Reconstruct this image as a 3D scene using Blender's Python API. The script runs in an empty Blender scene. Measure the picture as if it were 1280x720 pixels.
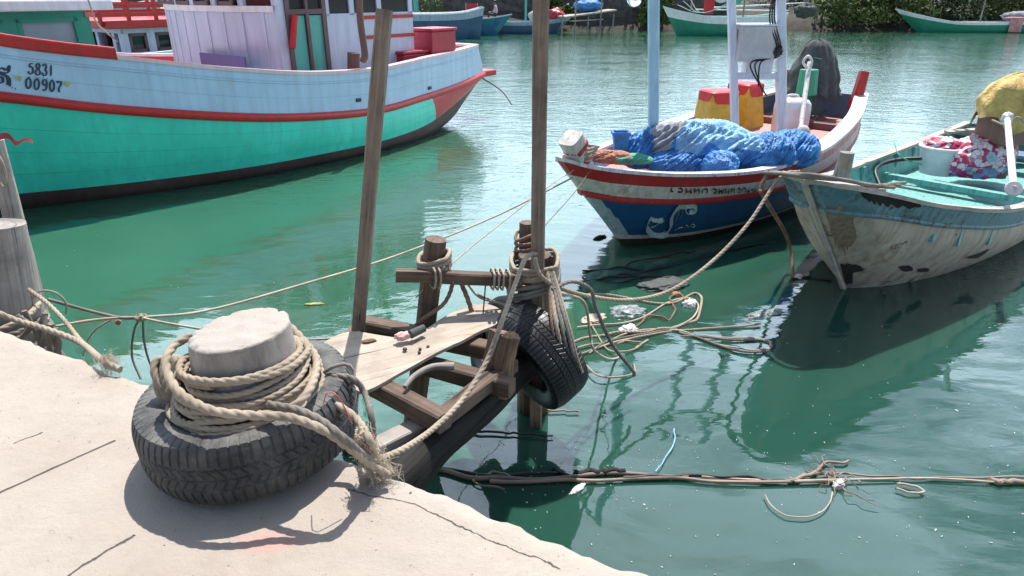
import bpy, math, random
import numpy as np
from mathutils import noise, Vector
rng = np.random.default_rng(7); random.seed(7)
PI = math.pi
COL = bpy.context.scene.collection
# ------------------------------------------------------------------ camera numbers
F, PIT, CZ = 840.0, math.radians(23.8), 1.28
cc, ss = math.cos(PIT), math.sin(PIT)
WZ = -1.0                                   # water level (quay top = 0)
def ray(px, py):
    x = (px-640)/F; y = (360-py)/F
    return np.array([x, cc+y*ss, -ss+y*cc])
def P(px, py, z):                           # point seen at a pixel, on a level
    r = ray(px, py); t = (z-CZ)/r[2]; return np.array([r[0]*t, r[1]*t, z])
def Q(px, py, Y):                           # point seen at a pixel, at a distance
    r = ray(px, py); t = Y/r[1]; return np.array([r[0]*t, Y, CZ+r[2]*t])
def PR(p):
    z = p[2]-CZ; d = p[1]*cc-z*ss; u = p[1]*ss+z*cc
    return np.array([640+F*p[0]/d, 360-F*u/d])
def V(*a): return np.array(a, float)
def unit(v):
    v = np.asarray(v, float); return v/(np.linalg.norm(v)+1e-12)
# ------------------------------------------------------------------ objects
WL = {}
def put(o, parent, origin):
    COL.objects.link(o)
    if parent is not None:
        o.parent = parent; o.location = tuple(np.array(origin)-WL[parent])
    else: o.location = tuple(origin)
    WL[o] = np.array(origin, float)
    return o
def tag(o, label=None, cat=None, group=None, kind=None):
    if label: o['label'] = label
    if cat: o['category'] = cat
    if group: o['group'] = group
    if kind: o['kind'] = kind
    return o
def empty(name, loc, label=None, cat=None, group=None):
    o = bpy.data.objects.new(name, None); o.empty_display_size = .2
    put(o, None, loc); return tag(o, label, cat, group)
class MB:
    def __init__(s): s.v = []; s.f = []; s.m = []; s.uv = []; s.n = 0
    def add(s, verts, faces, m=0, uv=None):
        verts = np.asarray(verts, float).reshape(-1, 3)
        b = s.n; s.v.append(verts); s.n += len(verts)
        s.uv.append(np.asarray(uv, float) if uv is not None else np.zeros((len(verts), 2)))
        if isinstance(faces, np.ndarray): faces = (faces+b).tolist()
        else: faces = [[i+b for i in f] for f in faces]
        s.f += faces
        s.m += ([m]*len(faces) if isinstance(m, (int, np.integer)) else list(m))
        return s
    def grid(s, pts, m=0, closeu=False, closev=False, uv=None, flip=False):
        pts = np.asarray(pts, float); a, b = pts.shape[:2]
        I = np.arange(a*b).reshape(a, b)
        if closeu: I = np.vstack([I, I[:1]])
        if closev: I = np.hstack([I, I[:, :1]])
        q = np.stack([I[:-1, :-1], I[1:, :-1], I[1:, 1:], I[:-1, 1:]], -1).reshape(-1, 4)
        if flip: q = q[:, ::-1]
        mm = m if isinstance(m, int) else np.asarray(m).reshape(-1)
        return s.add(pts.reshape(-1, 3), q, mm, None if uv is None else np.asarray(uv).reshape(-1, 2))
    def box(s, c, sx, sy, sz, rot=0, m=0, tilt=None):
        c = np.array(c, float); ca, sa = math.cos(rot), math.sin(rot)
        X = V(ca, sa, 0)*sx/2; Y = V(-sa, ca, 0)*sy/2; Z = V(0, 0, sz/2)
        if tilt is not None: X, Y, Z = [unit(t)*h for t, h in zip(tilt, (sx/2, sy/2, sz/2))]
        v = [c+i*X+j*Y+k*Z for k in (-1, 1) for j in (-1, 1) for i in (-1, 1)]
        return s.add(v, [[0, 2, 3, 1], [4, 5, 7, 6], [0, 1, 5, 4], [2, 6, 7, 3], [0, 4, 6, 2], [1, 3, 7, 5]], m)
    def build(s, name, mats, parent=None, smooth=False, origin=None, bevel=0, sharp=None):
        v = np.vstack(s.v); uv = np.vstack(s.uv)
        if origin is None: origin = V((v[:, 0].min()+v[:, 0].max())/2, (v[:, 1].min()+v[:, 1].max())/2, v[:, 2].min())
        me = bpy.data.meshes.new(name); me.from_pydata((v-origin).tolist(), [], s.f); 
        if not isinstance(mats, (list, tuple)): mats = [mats]
        for mt in mats: me.materials.append(mt)
        me.polygons.foreach_set('material_index', np.array(s.m, np.int32))
        me.polygons.foreach_set('use_smooth', np.full(len(s.f), bool(smooth)))
        if uv.any():
            l = me.uv_layers.new(name='UVMap'); idx = np.zeros(len(me.loops), np.int32)
            me.loops.foreach_get('vertex_index', idx); l.data.foreach_set('uv', uv[idx].ravel())
        me.validate(); me.update()
        if smooth and sharp: me.set_sharp_from_angle(angle=math.radians(sharp))
        o = bpy.data.objects.new(name, me); put(o, parent, origin)
        if bevel:
            b = o.modifiers.new('bevel', 'BEVEL'); b.width = bevel; b.segments = 2; b.limit_method = 'ANGLE'
        return o
def cr(pts, n):                              # Catmull-Rom resample, n points in all
    p = np.asarray(pts, float); k = len(p)-1
    e = np.vstack([2*p[0]-p[1], p, 2*p[-1]-p[-2]])
    out = []
    for x in np.linspace(0, k, n):
        i = min(int(x), k-1); t = x-i; a, b, c, d = e[i:i+4]
        out.append(.5*((2*b)+(-a+c)*t+(2*a-5*b+4*c-d)*t*t+(-a+3*b-3*c+d)*t**3))
    return np.array(out)
def resample(p, step):
    d = np.r_[0, np.cumsum(np.linalg.norm(np.diff(p, axis=0), axis=1))]
    n = max(2, int(d[-1]/step)+1); x = np.linspace(0, d[-1], n)
    return np.stack([np.interp(x, d, p[:, i]) for i in range(3)], 1), x
def frames(p):
    T = np.gradient(p, axis=0); T /= np.linalg.norm(T, axis=1)[:, None]+1e-12
    u = unit(np.cross(T[0], V(0, 0, 1) if abs(T[0][2]) < .9 else V(1, 0, 0))); U = []
    for t in T:
        u = unit(u-t*np.dot(u, t)); U.append(u)
    U = np.array(U); return T, U, np.cross(T, U)
def tube(mb, path, r, seg=8, m=0, cap=True, twist=0, lobes=0):
    p = np.asarray(path, float); T, U, W = frames(p)
    r = np.full(len(p), r) if np.isscalar(r) else np.asarray(r)
    d = np.r_[0, np.cumsum(np.linalg.norm(np.diff(p, axis=0), axis=1))]
    th = np.linspace(0, 2*PI, seg, endpoint=False)
    rr = r[:, None]*np.ones(seg)
    if lobes: rr = r[:, None]*(.66+.36*np.abs(np.cos(lobes/2*(th[None]-twist*d[:, None])))**.6)
    pts = p[:, None]+rr[..., None]*(np.cos(th)[None, :, None]*U[:, None]+np.sin(th)[None, :, None]*W[:, None])
    uv = np.stack(np.broadcast_arrays(d[:, None], (th*r.mean())[None]), -1)
    mb.grid(pts, m, closev=True, uv=uv)
    if cap:
        b = mb.n; mb.add(pts[0], [list(range(seg))[::-1]], m, uv[0]); mb.add(pts[-1], [list(range(seg))], m, uv[-1])
    return mb
def rope(name, ctrl, r, mat, label=None, cat='rope', parent=None, group=None, twisted=True, n=None, mb=None, jit=0):
    own = mb is None; mb = mb or MB()
    c = np.array(ctrl, float)
    p = cr(c, n or max(24, len(c)*14))
    if jit:
        L = len(p); j = rng.normal(0, jit, (max(3, L//6), 3)); p = p+cr(j, L)
    if twisted and r > .006:
        p, _ = resample(p, r*.3); tube(mb, p, r, 18, lobes=3, twist=2*PI/(r*8.5)/1.0)
    else:
        p, _ = resample(p, max(.02, r*3)); tube(mb, p, r, 6)
    if own:
        o = mb.build(name, mat, parent, smooth=True)
        if label: tag(o, label, cat, group)
        return o
def log_mesh(mb, p0, p1, r0, r1, seg=20, rough=.06, squash=1, bend=0, m=0, freq=3, endm=None, rings=None):
    p0, p1 = np.array(p0, float), np.array(p1, float); L = np.linalg.norm(p1-p0)
    n = rings or max(6, int(L/.04)); t = np.linspace(0, 1, n)
    p = p0+(p1-p0)*t[:, None]; T, U, W = frames(p)
    off = Vector((random.random()*50, random.random()*50, 0))
    if bend: p = p+U*(np.sin(t*PI)*bend)[:, None]
    th = np.linspace(0, 2*PI, seg, endpoint=False); G = np.zeros((n, seg, 3)); UV = np.zeros((n, seg, 2))
    for i in range(n):
        r = r0+(r1-r0)*t[i]
        for j, a in enumerate(th):
            k = noise.noise(Vector((math.cos(a)*1.6, math.sin(a)*1.6, t[i]*L*freq))+off)
            k2 = noise.noise(Vector((math.cos(a)*6, math.sin(a)*6, t[i]*L*1.2))+off)
            q = r*(1+rough*2*k+rough*k2)
            if squash != 1:    # rounded-square section
                sq = 1/max(abs(math.cos(a)), abs(math.sin(a))); q *= (1+(min(sq, 1.25)-1)*squash)
            G[i, j] = p[i]+q*(math.cos(a)*U[i]+math.sin(a)*W[i]); UV[i, j] = (t[i]*L, a*r0)
    mb.grid(G, m, closev=True, uv=UV)
    for e, s in ((0, -1), (-1, 1)):
        ring = G[e]; c = ring.mean(0)+T[e]*s*r0*.05
        v = np.vstack([ring, c[None]]); f = [[j, (j+1) % seg, seg] if s > 0 else [(j+1) % seg, j, seg] for j in range(seg)]
        mb.add(v, f, m if endm is None else endm, np.vstack([UV[e], UV[e].mean(0)[None]]))
    return mb
def beam(mb, p0, p1, w, h, up=(0, 0, 1), jit=.003, m=0):
    p0, p1 = np.array(p0, float), np.array(p1, float); T = unit(p1-p0); S = unit(np.cross(T, up)); N = np.cross(S, T)
    L = np.linalg.norm(p1-p0); n = max(3, int(L/.06)); pts = []; uv = []
    b = min(w, h)*.1
    sec = [(-w/2+b, -h/2), (w/2-b, -h/2), (w/2, -h/2+b), (w/2, h/2-b), (w/2-b, h/2), (-w/2+b, h/2), (-w/2, h/2-b), (-w/2, -h/2+b)]
    off = random.random()*90
    for i in range(n):
        t = i/(n-1); row = []; ur = []
        for k, (a, c) in enumerate(sec):
            q = p0+(p1-p0)*t
            ja = noise.noise(Vector((t*L*4+off, k//2*3.1, 0)))*jit*2; jb = noise.noise(Vector((t*L*4+off, k//2*3.1, 9)))*jit*2
            row.append(q+S*(a+ja)+N*(c+jb)); ur.append((t*L, (k+.0)*.05+off))
        pts.append(row); uv.append(ur)
    pts = np.array(pts); uv = np.array(uv); mb.grid(pts, m, closev=True, uv=uv)
    mb.add(pts[0], [list(range(8))[::-1]], m, uv[0]*.1); mb.add(pts[-1], [list(range(8))], m, uv[-1]*.1)
    return mb
def blob(mb, c, rad, rot=0, sub=4, amp=.12, fr=2.2, ridge=.0, m=0, flat=None, seed=0, matfn=None):
    import bmesh
    bm = bmesh.new(); bmesh.ops.create_icosphere(bm, subdivisions=sub, radius=1)
    c = np.array(c, float); rad = np.array(rad, float); ca, sa = math.cos(rot), math.sin(rot); v = []; uv = []
    for q in bm.verts:
        d = Vector(q.co); o = Vector((seed*7.1, seed*3.3, seed))
        k = noise.noise(d*fr+o)*amp+noise.noise(d*fr*2.3+o)*amp*.5
        if ridge: k += (1-abs(noise.noise(d*fr*1.9+o*2))*3)*ridge+(1-abs(noise.noise(d*fr*4.5+o*2))*3)*ridge*.5
        x = np.array(d)*rad*(1+k)
        if flat is not None and x[2] < -flat: x[2] = -flat+(x[2]+flat)*.15
        v.append(c+V(ca*x[0]-sa*x[1], sa*x[0]+ca*x[1], x[2])); uv.append((math.atan2(d.y, d.x), d.z))
    f = [[q.index for q in p.verts] for p in bm.faces]; bm.verts.ensure_lookup_table()
    mm = m
    if matfn: mm = [matfn(np.mean([np.array(bm.verts[i].co) for i in p], 0)) for p in f]
    bm.free(); return mb.add(v, f, mm, uv)
def lathe(mb, prof, c, axis=(0, 0, 1), seg=32, m=0):
    A = unit(axis); U = unit(np.cross(A, V(1, 0, 0) if abs(A[0]) < .9 else V(0, 1, 0))); W = np.cross(A, U)
    th = np.linspace(0, 2*PI, seg, endpoint=False); c = np.array(c, float)
    pts = np.array([[c+A*z+r*(math.cos(a)*U+math.sin(a)*W) for a in th] for r, z in prof])
    return mb.grid(pts, m, closev=True, flip=True)
# ------------------------------------------------------------------ materials
def mat(name, build):
    m = bpy.data.materials.new(name); m.use_nodes = True; nt = m.node_tree; nt.nodes.clear()
    build(NT(nt)); return m
class NT:
    def __init__(s, nt): s.t = nt
    def n(s, typ, ins=None, **kw):
        x = s.t.nodes.new('ShaderNode'+typ)
        for k, v in kw.items(): setattr(x, k, v)
        for k, v in (ins or {}).items():
            i = x.inputs[k]
            if isinstance(v, bpy.types.NodeSocket): s.t.links.new(v, i)
            else:
                if hasattr(i, 'default_value') and hasattr(i.default_value, '__len__') and not isinstance(v, str):
                    v = tuple(v); v = v+(1,)*(len(i.default_value)-len(v))
                i.default_value = v
        return x
    def math(s, op, a, b=0, c=0, clamp=False): return s.n('Math', {0: a, 1: b, 2: c}, operation=op, use_clamp=clamp).outputs[0]
    def vm(s, op, a, b=(0, 0, 0), sc=None):
        d = {0: a, 1: b}
        x = s.n('VectorMath', d, operation=op)
        if sc is not None:
            if isinstance(sc, bpy.types.NodeSocket): s.t.links.new(sc, x.inputs['Scale'])
            else: x.inputs['Scale'].default_value = sc
        return x.outputs['Value'] if op in ('LENGTH', 'DOT_PRODUCT', 'DISTANCE') else x.outputs[0]
    def noise(s, vec, scale, detail=4, rough=.55, dist=0): return s.n('TexNoise', {'Vector': vec, 'Scale': scale, 'Detail': detail, 'Roughness': rough, 'Distortion': dist}).outputs['Fac']
    def map(s, vec, scale=(1, 1, 1), loc=(0, 0, 0), rot=(0, 0, 0)): return s.n('Mapping', {'Vector': vec, 'Scale': scale, 'Location': loc, 'Rotation': rot}).outputs[0]
    def ramp(s, fac, stops, interp='LINEAR'):
        x = s.n('ValToRGB', {'Fac': fac}); e = x.color_ramp.elements; x.color_ramp.interpolation = interp
        while len(e) < len(stops): e.new(.5)
        for k, (p, c) in enumerate(stops):
            e[k].position = p; e[k].color = (c if hasattr(c, '__len__') else (c, c, c))[:3] + (1,) if hasattr(c, '__len__') else (c, c, c, 1)
        return x.outputs[0]
    def mix(s, fac, a, b, mode='MIX'):
        x = s.n('Mix', data_type='RGBA', blend_type=mode)
        for k, v in ((0, fac), (6, a), (7, b)):
            if isinstance(v, bpy.types.NodeSocket): s.t.links.new(v, x.inputs[k])
            else: x.inputs[k].default_value = v if k == 0 else tuple(v)[:3]+(1,)
        return x.outputs[2]
    def obj(s): return s.n('TexCoord').outputs['Object']
    def pos(s): return s.n('NewGeometry').outputs['Position']
    def uv(s): return s.n('TexCoord').outputs['UV']
    def bump(s, h, strength=.5, dist=.01, normal=None):
        d = {'Height': h, 'Strength': strength, 'Distance': dist}
        if normal is not None: d['Normal'] = normal
        return s.n('Bump', d).outputs[0]
    def out(s, col, rough=.6, normal=None, spec=.5, **kw):
        d = {'Base Color': col, 'Roughness': rough, 'Specular IOR Level': spec}
        if normal is not None: d['Normal'] = normal
        d.update({k.replace('_', ' '): v for k, v in kw.items()})
        b = s.n('BsdfPrincipled', d); s.n('OutputMaterial', {'Surface': b.outputs[0]}); return b
def hexc(r, g, b):                           # 0-255 display colour -> linear
    return tuple((x/255/12.92 if x/255 <= .04045 else ((x/255+.055)/1.055)**2.4) for x in (r, g, b))
def paint(name, col, dirt=(.12, .09, .07), amt=.35, rough=.45, chips=0, chipcol=(.25, .2, .16), sc=1, seam=0, streak=1, bumpd=.002):
    def b(t):
        p = t.pos(); big = t.noise(p, 1.7*sc, 5, .6); fine = t.noise(p, 22*sc, 6, .65)
        st = t.noise(t.map(p, (7*sc, 7*sc, .7*sc)), 1.6, 5, .6)
        f = t.math('MULTIPLY', t.ramp(t.math('MULTIPLY', st, t.math('ADD', big, .5)), [(.42, 0), (.72, 1)]), amt*streak, clamp=True)
        var = t.mix(t.ramp(big, [(.3, 0), (.7, 1)]), tuple(x*.86 for x in col), tuple(min(1, x*1.1+.008) for x in col))
        c = t.mix(f, var, dirt)
        sp = t.math('MULTIPLY', t.ramp(fine, [(.6, 0), (.72, 1)]), min(1, amt*1.2), clamp=True)
        c = t.mix(sp, c, tuple(.6*a+.4*d for a, d in zip(col, dirt)))
        h = t.math('ADD', t.math('MULTIPLY', fine, .4), t.noise(p, 5*sc, 3))
        if chips:
            ch = t.noise(t.map(p, (1, 1, 1.8)), 6*sc, 8, .7)
            cf = t.ramp(t.math('ADD', ch, t.math('MULTIPLY', big, .35)), [(.86-chips, 0), (.88-chips, 1)])
            c = t.mix(cf, c, chipcol); h = t.math('SUBTRACT', h, t.math('MULTIPLY', cf, .5))
        nr = t.bump(h, .5, bumpd*2.5)
        if seam:
            w = t.n('SeparateXYZ', {0: t.uv()}).outputs[1]
            fr = t.math('FRACT', t.math('MULTIPLY', w, 1/seam)); e = t.ramp(t.math('ABSOLUTE', t.math('SUBTRACT', fr, .5)), [(.0, 0), (.035, 1)])
            nr = t.bump(e, .55, .004, nr); c = t.mix(t.math('MULTIPLY', t.math('SUBTRACT', 1, e), .35), c, tuple(x*.45 for x in col))
        t.out(c, t.math('ADD', t.math('MULTIPLY', fine, .25), rough-.1), nr)
    return mat(name, b)
def wood(name, c1, c2, dark=.25, rough=.8, wet=False, sc=1, wetline=None):
    def b(t):
        u = t.uv(); g = t.noise(t.map(u, (1.6*sc, 38*sc, 1)), 1.5, 6, .62, .6); g2 = t.noise(t.map(u, (5*sc, 120*sc, 1)), 1, 3, .5)
        big = t.noise(t.pos(), 5, 5, .6)
        c = t.mix(t.ramp(g, [(.3, 0), (.68, 1)]), c1, c2)
        c = t.mix(t.math('MULTIPLY', t.ramp(big, [(.45, 0), (.7, 1)]), .55), c, tuple(x*dark for x in c1))
        cr_ = t.ramp(g, [(.33, 0), (.37, 1)])
        c = t.mix(t.math('MULTIPLY', t.math('SUBTRACT', 1, cr_), .8), c, tuple(x*.15 for x in c1))
        rg = rough
        if wetline is not None:             # soaked, weed-covered foot of a pile
            z = t.n('SeparateXYZ', {0: t.pos()}).outputs[2]
            w = t.ramp(t.n('MapRange', {0: t.math('ADD', z, t.math('MULTIPLY', big, .25)), 1: wetline-.12, 2: wetline+.18, 3: 1, 4: 0}).outputs[0], [(.2, 0), (.8, 1)])
            c = t.mix(t.math('MULTIPLY', w, .92), c, (.012, .011, .008)); rg = t.math('SUBTRACT', rough, t.math('MULTIPLY', w, .35))
        h = t.math('ADD', t.math('MULTIPLY', g, 1.2), t.math('MULTIPLY', g2, .3)); h = t.math('ADD', h, t.math('MULTIPLY', cr_, .6))
        t.out(c, rg, t.bump(h, .8, .006), spec=.3)
    return mat(name, b)
def ropemat(name, col, dirty=.5):
    def b(t):
        p = t.pos(); n = t.noise(p, 9, 5, .6); f = t.noise(t.map(t.uv(), (60, 500, 1)), 3, 4, .7)
        c = t.mix(t.ramp(n, [(.35, 0), (.7, 1)]), col, tuple(x*dirty for x in col)); c = t.mix(t.ramp(f, [(.45, 0), (.75, .5)]), c, tuple(x*.4 for x in col))
        t.out(c, .9, t.bump(f, .7, .002), spec=.15)
    return mat(name, b)
def plain(name, col, rough=.5, nscale=30, var=.25, bumpd=.001, spec=.5, **kw):
    def b(t):
        n = t.noise(t.pos(), nscale, 5, .6); c = t.mix(t.ramp(n, [(.35, 0), (.7, 1)]), tuple(x*(1-var) for x in col), tuple(min(1, x*(1+var*.4)) for x in col))
        t.out(c, rough, t.bump(n, .5, bumpd), spec, **kw)
    return mat(name, b)
M = {}
def concrete(t, top=True):
    p = t.pos(); n1 = t.noise(p, 1.3, 6, .6); n2 = t.noise(p, 9, 7, .68); n3 = t.noise(p, 70, 6, .75); n4 = t.noise(p, 260, 3, .6)
    c = t.mix(t.ramp(n1, [(.3, 0), (.7, 1)]), (.33, .28, .24), (.425, .375, .33))
    c = t.mix(t.math('MULTIPLY', t.ramp(n2, [(.5, 0), (.72, 1)]), .5), c, (.30, .26, .225))
    c = t.mix(t.math('MULTIPLY', t.ramp(n3, [(.58, 0), (.75, 1)]), .5), c, (.30, .27, .24))
    c = t.mix(t.ramp(t.noise(p, 34, 5, .8), [(.63, 0), (.68, .7)]), c, (.17, .14, .12))
    c = t.mix(t.ramp(t.noise(t.map(p, (1, 1, 1), (2, 3, 0)), 1.1, 9, .8), [(.5, 0), (.66, .45)]), c, (.31, .25, .20))
    c = t.mix(t.ramp(t.noise(t.map(p, (1, 1, 1), (5, 9, 0)), 3.1, 8, .75), [(.60, 0), (.72, .4)]), c, (.34, .29, .24))
    h = t.math('ADD', t.math('MULTIPLY', n2, 1.0), t.math('ADD', t.math('MULTIPLY', n3, .5), t.math('MULTIPLY', n4, .15)))
    return p, c, h, n2
def quay_b(t):
    p, c, h, n2 = concrete(t)
    z = t.n('SeparateXYZ', {0: p}).outputs[2]
    wv = t.vm('SUBTRACT', t.n('TexNoise', {'Vector': p, 'Scale': 7, 'Detail': 6, 'Roughness': .7}).outputs['Color'], (.5, .5, .5))
    q = t.vm('ADD', t.vm('MULTIPLY', p, (1, 1, 0)), t.vm('SCALE', t.vm('MULTIPLY', wv, (1, 1, 0)), sc=.05))
    segs = [((0, 617), (142, 551), .0035, .3), ((-90, 700), (0, 617), .0035, .3), ((60, 735), (165, 671), .003, .9), ((435, 612), (520, 632), .0016, 1), ((520, 632), (562, 652), .0018, 1), ((562, 652), (700, 712), .0018, 1),
            ((20, 553), (52, 540), .002, 1)]
    allf = None
    for (a, b, w, wob) in segs:
        A, B = P(*a, 0), P(*b, 0); ba = B-A; L2 = float(ba@ba)
        qq = q if wob > .5 else t.vm('ADD', t.vm('MULTIPLY', p, (1, 1, 0)), t.vm('SCALE', t.vm('MULTIPLY', wv, (1, 1, 0)), sc=.012))
        pa = t.vm('SUBTRACT', qq, tuple(A)); hh = t.math('DIVIDE', t.vm('DOT_PRODUCT', pa, tuple(ba)), L2, clamp=True)
        d = t.vm('LENGTH', t.vm('SUBTRACT', pa, t.vm('SCALE', tuple(ba), sc=hh)))
        f = t.n('MapRange', {0: t.math('SUBTRACT', d, t.math('MULTIPLY', n2, w*1.2)), 1: w*.1, 2: w*.8, 3: 1, 4: 0}).outputs[0]
        allf = f if allf is None else t.math('MAXIMUM', allf, f)
    c = t.mix(t.math('MULTIPLY', allf, .85), c, (.06, .05, .045)); h = t.math('SUBTRACT', h, t.math('MULTIPLY', allf, 1.6))
    # old smear of pink paint
    A = P(338, 676, 0); e = t.vm('MULTIPLY', t.vm('SUBTRACT', q, tuple(A)), (1, 2.2, 1)); dd = t.math('ADD', t.vm('LENGTH', e), t.math('MULTIPLY', t.noise(p, 28, 6, .8), .12))
    c = t.mix(t.n('MapRange', {0: dd, 1: .10, 2: .17, 3: .28, 4: 0}).outputs[0], c, (.62, .22, .18))
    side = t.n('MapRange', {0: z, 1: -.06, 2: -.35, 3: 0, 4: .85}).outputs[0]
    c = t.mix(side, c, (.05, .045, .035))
    t.out(c, .9, t.bump(h, .9, .008), spec=.2)
M['quay'] = mat('quay_concrete', quay_b)
def boll_b(t):
    p, c, h, _ = concrete(t); c = t.mix(.35, c, (.33, .30, .28)); 
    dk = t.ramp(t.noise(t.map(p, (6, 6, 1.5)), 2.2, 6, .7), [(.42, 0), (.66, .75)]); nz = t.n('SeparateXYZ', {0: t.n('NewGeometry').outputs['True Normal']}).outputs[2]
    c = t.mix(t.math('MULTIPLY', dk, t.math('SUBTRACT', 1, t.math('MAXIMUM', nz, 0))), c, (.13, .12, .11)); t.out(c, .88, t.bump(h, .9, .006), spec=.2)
M['bollard'] = mat('bollard_concrete', boll_b)
def water_b(t):
    p = t.pos(); sx = t.n('SeparateXYZ', {0: p}); Y = sx.outputs[1]
    far = t.n('MapRange', {0: Y, 1: 3.5, 2: 15, 3: 0, 4: 1}).outputs[0]
    pw = t.vm('ADD', p, t.vm('SCALE', t.n('TexNoise', {'Vector': p, 'Scale': .35, 'Detail': 2}).outputs['Color'], sc=1.2))
    w1 = t.noise(t.map(pw, (.8, 1.9, 1), rot=(0, 0, .25)), 1.1, 2, .5)
    w2 = t.noise(t.map(pw, (1.0, 2.4, 1), rot=(0, 0, -.15)), 3.6, 3, .55, .3)
    w3 = t.noise(t.map(p, (1, 1.7, 1)), 13, 2, .5)
    patch = t.ramp(t.noise(t.map(p, (.5, 1, 1)), .22, 3, .6), [(.35, .55), (.65, 1.15)])
    h = t.math('ADD', t.math('MULTIPLY', w1, .014), t.math('MULTIPLY', t.math('MULTIPLY', w2, patch), t.math('ADD', .0016, t.math('MULTIPLY', far, .017))))
    h = t.math('ADD', h, t.math('MULTIPLY', t.math('MULTIPLY', w3, patch), t.math('MULTIPLY', far, .0022)))
    nr = t.bump(h, 1, 1.0)
    cn = t.noise(p, .5, 4, .6)
    col = t.mix(t.ramp(cn, [(.35, 0), (.7, 1)]), (.030, .100, .060), (.038, .118, .072))
    mk = t.math('ADD', t.math('ADD', sx.outputs[0], .6), t.math('MULTIPLY', t.math('SUBTRACT', 4.8, Y), .9)); mk = t.math('ADD', mk, t.math('MULTIPLY', t.math('SUBTRACT', cn, .5), 2.0))
    col = t.mix(t.n('MapRange', {0: mk, 1: .7, 2: 2.8, 3: 0, 4: 1}, interpolation_type='SMOOTHSTEP').outputs[0], col, (.016, .060, .043))      # lit and dark water painted in: milky green left, darker near right
    sc_ = t.ramp(t.noise(t.map(p, (1, 1, 1)), 55, 4, .75), [(.735, 0), (.76, .3)]); col = t.mix(t.math('MULTIPLY', sc_, t.math('SUBTRACT', 1, far)), col, (.30, .32, .26))
    d = t.n('BsdfPrincipled', {'Base Color': col, 'Roughness': 1, 'Specular IOR Level': 0, 'Subsurface Weight': 1, 'Subsurface Radius': (.5, .9, .7), 'Subsurface Scale': .06}, subsurface_method='BURLEY'); g = t.n('BsdfGlossy', {'Color': (1, 1, 1), 'Roughness': .015, 'Normal': nr})
    fr = t.n('Fresnel', {'IOR': 1.95, 'Normal': nr}); m = t.n('MixShader', {0: fr.outputs[0], 1: d.outputs[0], 2: g.outputs[0]})
    t.n('OutputMaterial', {'Surface': m.outputs[0]})
M['water'] = mat('harbour_water', water_b)
def rubber_b(t):
    p = t.pos(); n = t.noise(p, 12, 6, .65); f = t.noise(p, 90, 4, .7)
    nz = t.n('SeparateXYZ', {0: t.n('NewGeometry').outputs['Normal']}).outputs[2]
    dust = t.math('MULTIPLY', t.ramp(n, [(.38, 0), (.68, 1)]), t.math('ADD', .35, t.math('MULTIPLY', t.math('MAXIMUM', nz, 0), .6)), clamp=True)
    c = t.mix(dust, (.034, .034, .035), (.16, .155, .148)); c = t.mix(t.ramp(f, [(.55, 0), (.8, .4)]), c, (.20, .19, .18))
    t.out(c, .72, t.bump(f, .6, .002), spec=.35)
M['rubber'] = mat('dusty_rubber', rubber_b)
M['wet_rubber'] = plain('wet_black_rubber', (.012, .012, .013), .42, 40, .4, .002)
M['rope'] = ropemat('sun_bleached_rope', (.43, .355, .275), .62)
M['rope_grey'] = ropemat('grey_rope', (.27, .24, .21), .5)
M['rope_brown'] = ropemat('brown_rope', (.30, .19, .14), .5)
M['twine'] = ropemat('pale_twine', (.55, .47, .38), .6)
M['rope_dark'] = plain('dark_wet_line', (.015, .016, .014), .6)
M['fibre'] = plain('frayed_fibre', (.50, .42, .32), .9)
M['wood_dark'] = wood('dark_brown_timber', (.095, .062, .046), (.185, .13, .10), wetline=-.85)
M['wood_pole'] = wood('grey_brown_pole', (.16, .115, .085), (.32, .245, .185), wetline=-.9)
M['wood_grey'] = wood('grey_weathered_stump', (.23, .20, .18), (.38, .34, .31), sc=.8)
M['wood_wet'] = wood('black_wet_log', (.004, .0035, .003), (.009, .007, .006), rough=.7)
M['wood_pale'] = wood('pale_dry_plywood', (.34, .28, .225), (.45, .385, .32), dark=.5, sc=.5)
M['wood_tan'] = wood('tan_driftwood', (.17, .10, .06), (.30, .20, .13), dark=.3)
M['stick'] = wood('floating_stick', (.20, .14, .11), (.40, .32, .26))
# boats
M['g_blue'] = paint('pale_blue_hull_paint', (.42, .62, .80), (.25, .31, .36), .35, .35, seam=.21)
M['g_green'] = paint('turquoise_hull_paint', (.05, .70, .54), (.04, .42, .33), .45, .35, seam=.17)
M['g_red'] = paint('red_hull_paint', (.50, .018, .014), (.16, .02, .02), .4, .35)
M['g_boot'] = paint('dark_bottom_paint', (.055, .035, .035), (.10, .08, .07), .5, .6, seam=.17)
M['g_white'] = paint('lavender_white_cabin_paint', (.56, .62, .76), (.30, .28, .34), .3, .45)
M['g_trim'] = paint('white_trim', (.78, .80, .82), amt=.2)
M['brown'] = paint('brown_door_frame_paint', (.13, .075, .085), amt=.2)
M['redbox'] = plain('dark_red_plastic', (.42, .02, .045), .4, 8, .2)
M['rust'] = paint('rusty_pipe', (.22, .12, .10), (.10, .05, .03), .8, .7)
M['glass'] = plain('dark_window_glass', (.03, .035, .04), .08)
M['purple'] = paint('purple_panel', (.13, .10, .30), amt=.3)
M['navy'] = plain('navy_lettering', (.015, .04, .085), .5)
M['ochre'] = plain('ochre_mark', (.40, .38, .12), .5)
M['c_red'] = paint('worn_red_stripe', (.40, .015, .018), (.08, .02, .02), .55, .5, chips=.03, sc=2)
M['c_white'] = paint('worn_white_stripe', (.58, .56, .52), (.22, .18, .14), .65, .55, chips=.05, sc=2)
M['c_blue'] = paint('deep_blue_hull', (.008, .085, .22), (.01, .04, .08), .5, .4, sc=1.5, seam=.12)
M['c_stem'] = paint('pale_teal_stem_paint', (.33, .47, .50), (.10, .16, .2), .6, .5, sc=2)
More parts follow.
